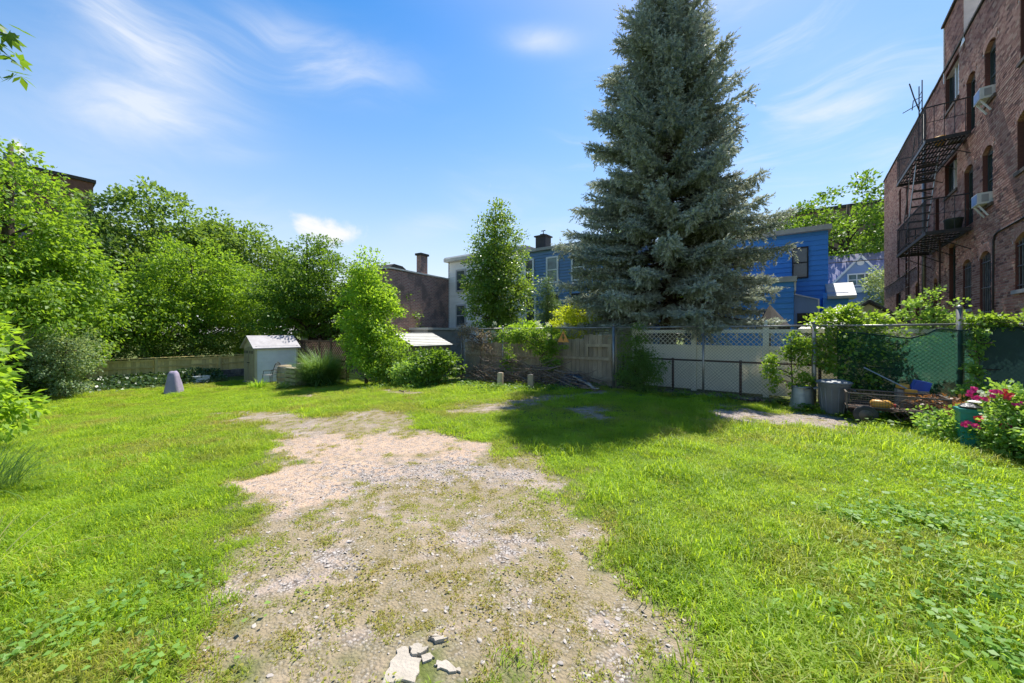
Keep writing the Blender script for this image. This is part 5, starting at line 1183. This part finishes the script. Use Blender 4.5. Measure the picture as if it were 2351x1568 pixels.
# ------------------------------------------------------------------ blue spruce
def spruce(base, H_, Rm, seed):
    rng = np.random.default_rng(seed)
    T = thing('spruce_tree', 'towering blue spruce with layered grey green branches behind the white fence', 'tree', base)
    tb = MB().tube([(0, 0, -.2), (0, 0, 1.2), (.03, .02, 4), (.0, .04, 9), (0, 0, H_ - .3)], [.33, .27, .23, .13, .03], 12)
    bv = []; shoots = []      # position, direction, length
    z = 2.55
    while z < H_ - .25:
        t = (z - 1.75) / (H_ - 1.75)
        prof = Rm * (1 - t) ** .72 * (.80 + .20 * min(1, t * 7)) + .12
        nb = int(9 + 3 * (1 - t)); a0 = rng.random() * 6.28
        for k in range(nb):
            az_ = a0 + 6.283 * (k + rng.uniform(-.3, .3)) / nb
            br = rng.random(); i0 = len(shoots)
            Lb = prof * rng.choice([.72, .86, 1.0, 1.1]) * rng.uniform(.92, 1.08) * (1 + .10 * math.sin(3 * az_ + z * 1.7)); zz0 = z + rng.uniform(-.22, .22)
            Lb *= 1 - .20 * max(0., math.cos(az_) * .81 + math.sin(az_) * .59)
            droop = (.34 - .5 * t) * Lb; up = .13 * Lb
            out_ = np.array([math.cos(az_), math.sin(az_), 0]); sd_ = np.array([-math.sin(az_), math.cos(az_), 0])
            def P(q): return out_ * (Lb * q) + np.array([0, 0, zz0 - droop * q ** 1.2 + up * q ** 3 + .0])
            tb.tube([P(0), P(.35), P(.7), P(.97)], [.045 * (1 - t) + .01, .03 * (1 - t) + .008, .018 * (1 - t) + .006, .004], 4, False)
            ns_ = max(5, int(Lb / .085))
            for i in range(ns_):
                q = .28 + .72 * (i + rng.random() * .6) / ns_; p0 = P(min(q, 1.0)); fwd = P(min(1, q + .05)) - P(max(0, q - .05)); fwd /= np.linalg.norm(fwd)
                ll = (.16 + .34 * Lb * .5 * (1.02 - q)) * rng.uniform(.7, 1.2); ll = min(ll, .85)
                for s in (-1, 1):
                    d = fwd * .75 + sd_ * s * .75 + np.array([0, 0, -.10 - .22 * rng.random()]); d /= np.linalg.norm(d)
                    nsh = max(1, int(ll / .15))
                    for j in range(nsh):
                        f_ = (j + .6) / nsh; pp = p0 + d * ll * f_ + np.array([0, 0, -.10 * ll * f_ * f_])
                        dd = d + rng.normal(0, .22, 3) + np.array([0, 0, .10]); shoots.append((*pp, *dd, rng.uniform(.17, .27)))
                        d2 = d * .5 + fwd * .6 * s * (1 if j % 2 else -1) + np.array([0, 0, -.3 + .4 * rng.random()]) + rng.normal(0, .2, 3); shoots.append((*pp, *d2, rng.uniform(.12, .22)))
                if rng.random() < .75 and t < .8:
                    hl = rng.uniform(.18, .50) * (1 - .5 * t); hd = np.array([0, 0, -1.]) + fwd * .35 + rng.normal(0, .2, 3); hd /= np.linalg.norm(hd)
                    for j in range(int(hl / .11) + 1):
                        shoots.append((*(p0 + hd * .11 * j + sd_ * rng.normal(0, .05)), *(hd + rng.normal(0, .45, 3)), rng.uniform(.14, .22)))
                if rng.random() < .5:
                    dd = np.array([0, 0, -.8]) + fwd * .5 + rng.normal(0, .3, 3); shoots.append((*(p0), *dd, rng.uniform(.16, .3)))
                if rng.random() < .55:
                    dd = np.array([0, 0, .55]) + fwd * .9 + rng.normal(0, .25, 3); shoots.append((*(p0), *dd, rng.uniform(.14, .24)))
            dd = P(1.0) - P(.9); shoots.append((*P(1.0), *dd, .3)); bv += [br] * (len(shoots) - i0)
        z += .34 - .10 * t
    # bare dead twigs low down inside
    for k in range(150):
        az_ = rng.random() * 6.28; z_ = rng.uniform(1.3, 3.2); l = rng.uniform(.5, 2.2); d = Vector((math.cos(az_), math.sin(az_), rng.uniform(-.3, .15)))
        p = Vector((0, 0, z_)); tb.tube([p + d * .2, p + d * l * .6 + Vector((0, 0, -.05)), p + d * l + Vector((rng.normal() * .1, rng.normal() * .1, -.15))], [.016, .010, .004], 3, False)
    tb.obj('trunk', M['bark_spruce'], T, True)
    S_ = np.array(shoots); n = len(S_); A = unit(S_[:, 3:6]); Lh = S_[:, 6]
    ref = np.where(np.abs(A[:, 2:3]) < .9, np.array([[0, 0, 1.]]), np.array([[1., 0, 0]])); B = unit(np.cross(A, ref)); C_ = np.cross(A, B)
    V = []; kN = 10; Rn = []
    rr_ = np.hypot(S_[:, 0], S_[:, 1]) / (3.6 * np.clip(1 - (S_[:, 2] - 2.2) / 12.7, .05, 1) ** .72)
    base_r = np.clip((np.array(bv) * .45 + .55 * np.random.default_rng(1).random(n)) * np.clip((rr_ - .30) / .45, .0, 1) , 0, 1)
    for k in range(kN):
        a = rng.random(n) * 6.283; q = (k + rng.random(n)) / kN
        rad = B * np.cos(a)[:, None] + C_ * np.sin(a)[:, None]; p = S_[:, :3] + A * (Lh * q)[:, None]
        d = unit(A * .8 + rad * .75); ln = (.10 - .035 * q)[:, None]; sd2 = unit(np.cross(d, rad + rng.normal(0, .3, (n, 3)))) * .017
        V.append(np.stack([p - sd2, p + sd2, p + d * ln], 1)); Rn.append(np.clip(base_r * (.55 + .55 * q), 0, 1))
    V = np.stack(V, 1).reshape(-1, 3); Rn = np.stack(Rn, 1).ravel()
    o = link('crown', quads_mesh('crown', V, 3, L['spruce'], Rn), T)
    return T, n
_, nsh = spruce((-3.1, 13.3, 0), 14.9, 3.7, 4)

# ------------------------------------------------------------------ trees on the left
make_tree('overgrown_tree', 'large tree draped in bright vines at the edge of the lawn, nearest the camera', (-23.4, .2, -.75),
          [(0, -1.2, 5.5, 3.2, 3.2, 4.6), (1.2, .3, 3.2, 2.2, 2.4, 2.6), (.3, 1.5, 4.6, 1.6, 1.5, 2.6), (0, -2.6, 8.2, 2.0, 1.8, 2.0)], 680, 64, .14, L['lime'], .32, 21, (.35, .7), .32, limbs=40, droop=.6)
make_tree('dark_tree', 'dark leaved tree in the gap below the tall brick building', (-31, 3.0, -.75), [(0, 0, 5.2, 2.8, 2.4, 4.6)], 210, 60, .17, L['deep'], .25, 22, (.4, .7))
make_tree('oak_tree', 'tall rounded oak like tree with dark branching crown behind the bright shrubs', (-33, 5.6, -.75),
          [(0, 0, 7.6, 4.0, 3.4, 4.2), (1.0, 2.6, 6.6, 2.4, 2.4, 3.2), (0, -2.2, 6.0, 2.2, 2.2, 3.0)], 430, 66, .23, L['dark'], .4, 23, (.5, .85), limbs=60, shell=.34)
make_tree('back_tree', 'second tall dark green tree beyond the oak, further from the camera', (-34, 10.8, -.75),
          [(0, 0, 6.8, 3.6, 3.8, 4.2), (0, 2.8, 6.0, 2.4, 2.4, 3.2), (1, -2, 8.6, 1.4, 1.4, 2.2), (0, 4.6, 4.8, 2, 2, 2.8)], 470, 66, .23, L['dark'], .35, 24, (.5, .85), limbs=60, shell=.36)
make_tree('bright_tree', 'bright yellow green spreading tree above the timber fence', (-26.6, 6.2, -.75),
          [(0, 0, 5.0, 2.6, 2.6, 2.6), (.3, 2.2, 4.2, 2.2, 2.2, 2.4), (.8, -2.0, 3.2, 2.0, 2.2, 2.0), (0, -1, 2.0, 1.6, 4.0, 1.4)], 620, 62, .135, L['lime'], .2, 25, (.35, .65), limbs=40)
make_tree('dogwood_tree', 'broad layered green tree with long horizontal branches above the beige shed', (-22.9, 10.8, -.75),
          [(2.8, 1.4, 3.4, 1.9, 1.6, 2.2), (3.6, 2.8, 4.2, 2.0, 1.8, 2.3), (4.6, 3.0, 3.2, 1.4, 1.4, 2.2), (0, 0, 4.8, 2.6, 2.4, 3.0), (1.2, 1.4, 4.2, 2.4, 2.4, 2.6), (0, -1.6, 3.6, 2.0, 2.0, 2.2), (2.4, 2.4, 4.8, 2.0, 1.6, 2.2), (.4, .4, 7.0, 1.2, 1.2, 1.4)], 940, 60, .13, L['mid'], .18, 26, (.4, .75), flat=.35, limbs=70)
make_tree('understory_shrub', 'dark dense shrub growing low behind the timber fence', (-25.4, 4.2, -.75), [(0, 0, 1.7, 1.1, 3.0, 1.5), (-.4, 4.0, 1.8, 1.2, 2.6, 1.6), (0, -3.2, 1.6, 1.0, 2.0, 1.4)], 300, 55, .11, L['dark'], .08, 27, (.3, .55), cat='shrub', part='foliage')
make_tree('viburnum_shrub', 'grey green variegated shrub with pale leaves beside the vine draped tree', (-20.9, 1.35, -.75), [(0, 0, .8, .9, .9, .8), (0, 0, 1.75, .95, .9, .95), (-.6, -1.2, 1.7, 1, 1, 1.0)], 240, 60, .075, L['grey'], .07, 28, (.22, .42), cat='shrub', part='foliage')
make_tree('shadow_shrub', 'dark twiggy shrub in the shade under the variegated leaves', (-21.6, .2, -.75), [(0, 0, .7, 1.0, 1.3, .7)], 110, 50, .09, L['deep'], .05, 29, (.25, .4), cat='shrub', part='foliage')
make_tree('young_tree', 'slim young bright leaved tree between the grass clump and the tan shed', (-14.1, 9.0, -.6),
          [(0, 0, 2.9, 1.1, 1.1, 2.0), (.1, 0, 4.6, .5, .5, 1.1), (1.0, -.2, 1.5, 1.2, 1.1, 1.3), (-1.1, .2, 2.3, .9, .9, 1.2), (.6, .3, 3.4, .8, .8, .9), (-.5, 0, 3.9, .5, .5, .7)], 400, 55, .105, L['bright'], .06, 30, (.22, .45), limbs=40)
make_tree('hedge_shrub', 'leafy green shrub crowding the tan shed in front of its wall', (-12.4, 8.75, -.45), [(0, 0, .75, 1.0, .7, .85), (1.2, .5, .6, .8, .6, .7)], 110, 55, .085, L['mid'], .05, 31, (.22, .38), cat='shrub', part='foliage')
make_tree('hydrangea_shrub', 'rounded green shrub with large soft leaves at the end of the board fence', (-9.5, 8.75, -.2), [(0, 0, .62, .72, .6, .62), (-.9, .3, .55, .6, .5, .55)], 100, 55, .10, L['mid'], .04, 32, (.2, .36), cat='shrub', part='foliage', wid=.36)
make_tree('weedy_shrub', 'pale weedy shrub between the hedge and the hydrangea', (-10.9, 8.6, -.3), [(0, 0, .5, .8, .5, .55)], 60, 55, .07, L['weed'], .03, 33, (.2, .34), cat='shrub', part='foliage')
make_tree('pear_tree', 'columnar dark glossy pear tree in front of the white house', (-10.3, 13.0, 0),
          [(0, 0, 4.2, 1.4, 1.4, 2.8), (.2, 0, 3.2, 1.5, 1.5, 2.0), (-.3, 0, 3.6, 1.3, 1.3, 1.8), (0, 0, 5.9, .95, .95, 1.3), (.05, 0, 7.0, .4, .4, .75)], 430, 60, .105, L['dark_gloss'], .10, 34, (.25, .5), limbs=90, bark='bark')
make_tree('small_conifer', 'small pointed blue green conifer in front of the slate blue house', (-8.35, 14.2, 0), [(0, 0, 2.2, .62, .62, 1.4), (0, 0, 3.4, .3, .3, .95)], 150, 55, .075, L['conifer'], .05, 35, (.15, .3), wid=.16)
make_tree('golden_shrub', 'rounded bright golden green shrub rising above the board fence', (-6.2, 12.6, 0), [(0, 0, 1.9, .95, .8, .8), (-.3, 0, 1.3, .9, .8, .8)], 150, 60, .085, L['yellow'], .05, 36, (.2, .38), cat='shrub', part='foliage', wid=.2)
H_ = make_tree('panicle_hydrangea', 'yellow green hydrangea with creamy flower heads over the fence top', (-7.75, 11.5, 0), [(0, 0, 1.55, 1.1, .5, .45), (.9, 0, 1.4, .8, .5, .5), (-.9, 0, 1.3, .7, .4, .4)], 130, 55, .10, L['bright'], .04, 37, (.2, .36), cat='shrub', part='foliage')
rngf = np.random.default_rng(40)
for k in range(16):
    p = (rngf.uniform(-1.3, 1.4), -.2 + rngf.uniform(-.3, .2), rngf.uniform(1.5, 2.0)); C = np.array([p]); v = clump_leaves(np.repeat(C, 5, 0) + rngf.normal(0, .03, (5, 3)), np.full(5, .07), 16, .035, rngf, 1.3, .5)
    link('flower_head', quads_mesh('flower_head', v, 4, M['white_petal']), H_)
make_tree('background_tree', 'tall sunlit green tree behind the gabled house', (4.6, 42, 0), [(0, 0, 9.5, 4.6, 4.6, 5.0), (-3.2, 0, 9.5, 3.0, 3.0, 3.8), (3.6, 0, 8, 3.4, 3, 4.5), (0, 0, 5, 4.4, 4, 3.5)], 330, 60, .27, L['mid'], .4, 41, (.6, 1.0), limbs=60, shell=.36)
make_tree('flowering_bush', 'pale green bush with white bloom between the gabled house and brick wall', (5.35, 32, 0), [(0, 0, 3.3, 1.3, 1.3, 2.4)], 120, 55, .14, L['grey'], .08, 42, (.35, .55), cat='bush', part='foliage')
make_tree('roof_top_tree', 'bright tree top peeking above the slate blue house roof', (-9.2, 27, 0), [(0, 0, 7.4, 1.6, 1.6, 1.9)], 70, 60, .2, L['bright'], .2, 43, (.4, .7))
make_tree('garden_tree', 'green tree seen through the spruce above the white fence', (-3.5, 24, 0), [(0, 0, 3.0, 1.8, 1.6, 2.2)], 120, 50, .16, L['mid'], .15, 44, (.4, .6))
# ------------------------------------------------------------------ vines and shrubs at the right
make_tree('climbing_vine', 'mound of yellow green vine climbing over the fence left of the green screen', (1.05, 10.75, 0),
          [(.1, -.1, 1.85, .62, .30, .30), (-.3, -.35, 1.35, .42, .25, .55), (.15, -.4, 1.05, .55, .25, .8), (.5, -.2, 1.66, .35, .22, .2)], 130, 40, .07, L['vine'], .03, 51, (.12, .25), cat='vine', part='foliage', wid=.4)
make_tree('hanging_vine', 'sparse vine trailing through the chain link in front of the white fence', (.2, 10.2, 0), [(.1, 0, 1.25, .28, .06, .45), (-.35, 0, .75, .12, .05, .45), (.1, -.05, .55, .3, .06, .3)], 70, 30, .055, L['vine'], .02, 52, (.08, .16), cat='vine', part='foliage', wid=.4)
make_tree('dark_vine', 'dark green vine cascading down the chain link beside the tall post', (-3.15, 10.05, 0), [(0, 0, 1.0, .42, .16, .85), (.35, -.1, .55, .45, .2, .55), (-.2, 0, .45, .3, .2, .5)], 170, 55, .055, L['dark'], .02, 53, (.14, .25), cat='vine', part='foliage', wid=.22, droop=.8)
T = make_tree('dead_vine', 'grey brown tangle of dry vine over the left end of the chain link fence', (-8.8, 10.2, 0), [(0, 0, 1.4, 1.1, .12, .42), (-.8, 0, 1.6, .5, .3, .4)], 60, 24, .06, M['dry_vine'], .02, 54, (.12, .25), cat='vine', part='foliage')
rg = random.Random(9); mb = MB()
for k in range(150):
    p = Vector((rg.uniform(-1.1, 1.8), rg.uniform(-.12, .05), rg.uniform(.6, 1.8))); d = Vector((rg.gauss(0, 1), rg.gauss(0, .15), rg.gauss(-.5, .6))).normalized(); l = rg.uniform(.2, .7)
    mb.tube([p, p + d * l * .5 + Vector((rg.gauss(0, .05), 0, rg.gauss(0, .05))), p + d * l], .0045, 3, False)
mb.obj('stems', M['twig'], T)
make_tree('fence_vine', 'sunlit green vine hanging through the chain link around the orange sign', (-6.2, 10.15, 0), [(0, 0, 1.35, 1.0, .08, .42), (.35, -.02, .8, .28, .06, .7), (-1.3, 0, .75, .22, .06, .6), (-1.0, 0, 1.5, .7, .1, .25)], 150, 40, .06, L['vine'], .02, 55, (.1, .22), cat='vine', part='foliage', wid=.38)
make_tree('rose_of_sharon', 'tall leafy shrub with pink buds in front of the brick building', (2.55, 11.4, 0), [(0, 0, 1.95, .5, .4, .55), (.25, 0, 1.5, .6, .4, .6), (.0, 0, 2.35, .2, .2, .4), (-.35, 0, 2.2, .15, .15, .3)], 110, 26, .06, L['weed'], .025, 56, (.08, .18), cat='shrub', part='foliage', wid=.38, limbs=60, shell=.6)
make_tree('top_vine', 'lime vine spilling over the top of the dark tarp', (3.45, 10.35, 0), [(0, 0, 1.74, .8, .15, .10), (-.5, 0, 1.78, .3, .15, .14), (.2, .1, 1.86, .25, .15, .14)], 75, 34, .055, L['vine'], .02, 57, (.1, .2), cat='vine', part='foliage', wid=.4)
make_tree('trailing_vine', 'string of pale leaves trailing down the seam of the green screens', (2.83, 10.1, 0), [(0, -.02, 1.35, .09, .05, .4), (-.05, -.02, .95, .08, .05, .35), (-.1, -.05, .45, .22, .08, .3)], 46, 26, .055, L['weed'], .012, 58, (.05, .11), cat='vine', part='foliage', wid=.4)
make_tree('screen_plant', 'leafy stems growing close behind the translucent green screen', (1.95, 10.75, 0), [(0, 0, .9, .8, .2, .7), (-.5, 0, 1.35, .3, .2, .3), (-.4, 0, .4, .5, .2, .4)], 90, 45, .07, L['mid'], .02, 59, (.12, .24), cat='shrub', part='foliage', limbs=50)
# brush and flower bed on the right
make_tree('rusty_brush', 'heap of rust brown dead branches and leaves beside the garden cart', (2.35, 9.1, 0), [(0, 0, .32, .32, .4, .24), (-.15, .3, .28, .35, .3, .22)], 46, 40, .06, M['rust_leaf'], .02, 61, (.1, .22), cat='brush heap', part='foliage', limbs=30)
T = thing('loose_twigs', 'pale bent twigs arching over the brush heap', 'twigs', (2.4, 9.0, 0)); rg = random.Random(12)
for k in range(34):
    a = rg.random() * 6.28; l = rg.uniform(.4, 1.0); p = Vector((rg.uniform(-.75, .45), rg.uniform(-.4, .5), .1)); d = Vector((math.cos(a), math.sin(a), rg.uniform(.25, .9))).normalized()
    MB().tube([p, p + d * l * .5 + Vector((0, 0, .08)), p + d * l * .85 + Vector((rg.gauss(0, .06), rg.gauss(0, .06), .02)), p + d * l + Vector((rg.gauss(0, .1), 0, -.08))], [.009, .007, .005, .003], 4).obj('twig', M['twig'], T)
make_tree('bed_shrub', 'mixed green weeds and shrubs at the edge of the flower bed', (2.05, 8.2, 0), [(0, 0, .2, .42, .42, .24), (.4, -.3, .26, .45, .45, .28)], 100, 48, .05, L['weed'], .015, 62, (.1, .2), cat='shrub', part='foliage', wid=.38)
F_ = make_tree('impatiens_bush', 'flower bush with pink blossoms around the teal bin', (2.55, 7.85, 0), [(0, 0, .5, .36, .5, .42), (.3, .1, .4, .5, .6, .42), (-.12, -.28, .28, .3, .22, .26)], 170, 55, .05, L['weed'], .02, 63, (.1, .2), cat='bush', part='foliage', wid=.42)
for k, (px, py, mt) in enumerate([(2912, 1183, 'pink'), (2930, 1172, 'pink'), (2952, 1180, 'white_petal'), (2975, 1185, 'pink'), (2990, 1178, 'pink'), (3012, 1180, 'red'), (3030, 1190, 'red'), (2940, 1195, 'pink'), (2970, 1195, 'yellow_plastic'), (2928, 1280, 'pink'), (3003, 1275, 'pink'), (3028, 1278, 'pink'), (2895, 1276, 'pink'), (2940, 1258, 'red'), (3050, 1215, 'pink'), (2985, 1262, 'white_petal')]):
    p = at_w(px, py, 7.5 + .25 * rngf.random()); p = np.array([p[0] - 2.55, p[1] - 7.85, p[2]])
    A = np.array([[math.cos(q * 1.2566), math.sin(q * 1.2566) * .6, .35 + .5 * math.sin(q * 1.2566)] for q in range(5)] * 3) + rngf.normal(0, .15, (15, 3)); pp = np.repeat(p[None], 15, 0) + np.repeat(rngf.normal(0, .022, (3, 3)), 5, 0)
    v = leaf_quads(pp, A, np.repeat(np.array([[-.3, -1., .3]]), 15, 0) + rngf.normal(0, .2, (15, 3)), np.full(15, .042), .45, rngf); link('blossom', quads_mesh('blossom', v, 4, M[mt]), F_)
make_tree('corner_shrub', 'low leafy shrub in the lower corner of the flower bed by the lawn', (3.0, 6.5, 0), [(0, 0, .25, .55, .6, .3), (-.15, .8, .3, .5, .5, .3), (.3, -.6, .2, .5, .5, .25)], 140, 52, .055, L['weed'], .015, 64, (.1, .2), cat='shrub', part='foliage', wid=.38)
# near left: leafy shrub, tall grasses, maple branch
make_tree('near_shrub', 'bright lime shrub with large oval leaves at the near edge of the frame', (-10.05, -.4, -.1), [(-.2, -.1, 1.1, .62, .62, 1.0), (.15, .25, .55, .55, .5, .55), (-.2, 0, 1.9, .4, .45, .4)], 105, 44, .125, L['bright'], .04, 71, (.2, .4), cat='shrub', part='foliage', wid=.24, limbs=40)
def grass_tuft(name, label, base, n, r0, length, spread, width, mat, seed, curve=.9, lean=(0, 0), group=None):
    T = thing(name, label, 'grass clump', base, 0, group); rng = np.random.default_rng(seed)
    v, r = blades(n, rng, r0, length, spread, width, curve, 6, (0, 0, 0), lean)
    o = link('leaves', quads_mesh('leaves', v, 4, mat, r), T); return T
grass_tuft('fountain_grass', 'large arching ornamental grass clump beside the pallets', (-16.3, 8.2, -.72), 2400, .4, 2.0, 2.6, .022, L['tuft'], 72, 1.15)
grass_tuft('tall_grass', 'tall wispy grass clump below the lime shrub at the frame edge', (-6.5, -.2, -.02), 380, .3, .7, 2.4, .007, L['tuft'], 73, .9, (.5, .1))
T = grass_tuft('straw_stems', 'dry straw coloured grass stems leaning in from the frame edge', (-4.35, -.08, 0), 22, .08, .55, 1.6, .007, M['straw'], 74, .4, (.9, .6))
grass_tuft('day_lily', 'low strappy leaved clump on the lawn edge before the beige shed', (-17.9, 6.35, -.74), 160, .25, .55, 3.2, .03, L['bright'], 75, 1.2)
grass_tuft('day_lily', 'second low strappy clump below the pallets', (-16.9, 6.9, -.73), 120, .2, .45, 3.2, .03, L['tuft'], 76, 1.2)
T = thing('maple_tree', 'maple branch with lobed leaves reaching in at the upper corner', 'tree', (-10.5, -3.2, 0)); mb = MB()
mb.tube([(0, 0, 0), (.1, .05, 2), (.0, .2, 4), (.1, .3, 6)], [.2, .17, .13, .08], 8).tube([(.05, .2, 3.6), (.8, 1.3, 4.9), (1.55, 2.5, 5.5), (1.8, 3.2, 5.75)], [.08, .05, .025, .008], 6, False).obj('trunk', M['bark'], T, True)
rng = np.random.default_rng(77); ends = np.array([(1.72 + rng.normal() * .2, 3.12 + rng.normal() * .22, 5.66 + rng.normal() * .2) for _ in range(26)] + [(.2 + rng.normal() * .9, .6 + rng.normal() * .8, 6 + rng.normal() * .8) for _ in range(120)])
V = []
for c in ends:
    d0 = rng.normal(size=3); d0[2] = -.5 - .4 * rng.random(); n0 = rng.normal(size=3) * .5; n0[2] += .8; d0 /= np.linalg.norm(d0); s_ = np.cross(d0, n0); s_ /= np.linalg.norm(s_)
    A = np.array([d0 * math.cos(t) + s_ * math.sin(t) for t in (0, .75, -.75, 1.5, -1.5)]); V.append(leaf_quads(np.repeat(c[None], 5, 0), A, np.repeat(n0[None], 5, 0), np.array([.2, .17, .17, .11, .11]), .2, rng, .04))
V = np.concatenate(V); link('crown', quads_mesh('crown', V, 4, L['mid'], rng.random(len(V) // 4)), T)
# ------------------------------------------------------------------ ground cover
rng = np.random.default_rng(80)
n = 9000; U = -23.85 + np.abs(rng.normal(0, .75, n)); Wv = rng.uniform(-1.2, 6.6, n); Zv = gz(U) + .06 + np.maximum(0, .42 - .22 * np.abs(U + 23.7)) * rng.random(n) * (.5 + vnoise(U, Wv, .9, 81))
A = rng.normal(size=(n, 3)); Nn = rng.normal(size=(n, 3)) * .5 + np.array([.35, -.1, .8])
v = leaf_quads(np.stack([U, Wv, Zv], 1), A, Nn, .12 * (.6 + .7 * rng.random(n)), .42, rng)
tag(link('ivy', quads_mesh('ivy', v, 4, L['ivy'], rng.random(n))), 'dark ivy ground cover along the base of the timber fence', 'ivy', kind='stuff')
def weeds(name, label, spots, size, mat, seed, hmax):
    rng = np.random.default_rng(seed); V = []
    for (px, py, r, n) in spots:
        c = ground_at(px, py); a = rng.random(n) * 6.283; rr = r * .75 * np.abs(rng.normal(0, 1, n)) ** .9; X_ = c[0] + rr * np.cos(a); Y_ = c[1] + rr * np.sin(a)
        A = rng.normal(size=(n, 3)); A[:, 2] *= .25; Nn = rng.normal(size=(n, 3)) * .35 + np.array([0, 0, 1.]); P = np.stack([X_, Y_, ground_h(X_, Y_) + hmax * (.25 + .75 * rng.random(n))], 1)
        V.append(leaf_quads(P, A, Nn, size * (.55 + .8 * rng.random(n)), .42, rng, .1))
    V = np.concatenate(V); tag(link(name, quads_mesh(name, V, 4, mat, rng.random(len(V) // 4))), label, 'weeds', kind='stuff')
weeds('bindweed', 'heart shaped bindweed leaves spreading through the lawn on the right', [(2560, 1575, .30, 150), (2700, 1560, .35, 220), (2800, 1590, .3, 170), (2850, 1690, .35, 150), (2650, 1700, .3, 60), (2950, 1800, .4, 200), (2800, 1850, .4, 120), (3000, 1980, .4, 220), (2700, 1960, .4, 70), (2960, 1500, .5, 350), (3040, 1600, .5, 300), (2450, 1700, .3, 30), (2350, 1850, .3, 30), (2900, 1420, .5, 300)], .040, L['weed'], 82, .09)
weeds('broadleaf_weeds', 'broad leaved weeds in the lawn at the lower near corner', [(60, 1790, .5, 130), (200, 1900, .45, 120), (60, 2000, .4, 120), (350, 1850, .3, 60), (560, 1780, .2, 40), (450, 2010, .3, 80)], .034, L['weed'], 83, .08)
weeds('fence_weeds', 'low weeds along the foot of the rear fence and brush', [(1400, 1160, .5, 220), (1480, 1168, .5, 220), (1560, 1172, .5, 220), (1660, 1172, .5, 200), (1780, 1165, .4, 130), (1950, 1180, .4, 200), (2050, 1195, .35, 120), (2180, 1205, .35, 150), (2350, 1215, .3, 160), (2420, 1235, .25, 120), (1250, 1165, .6, 220), (1150, 1165, .7, 260), (1000, 1160, .6, 200), (870, 1155, .5, 160), (2640, 1275, .35, 240), (2730, 1270, .4, 300)], .07, L['mid'], 84, .16)
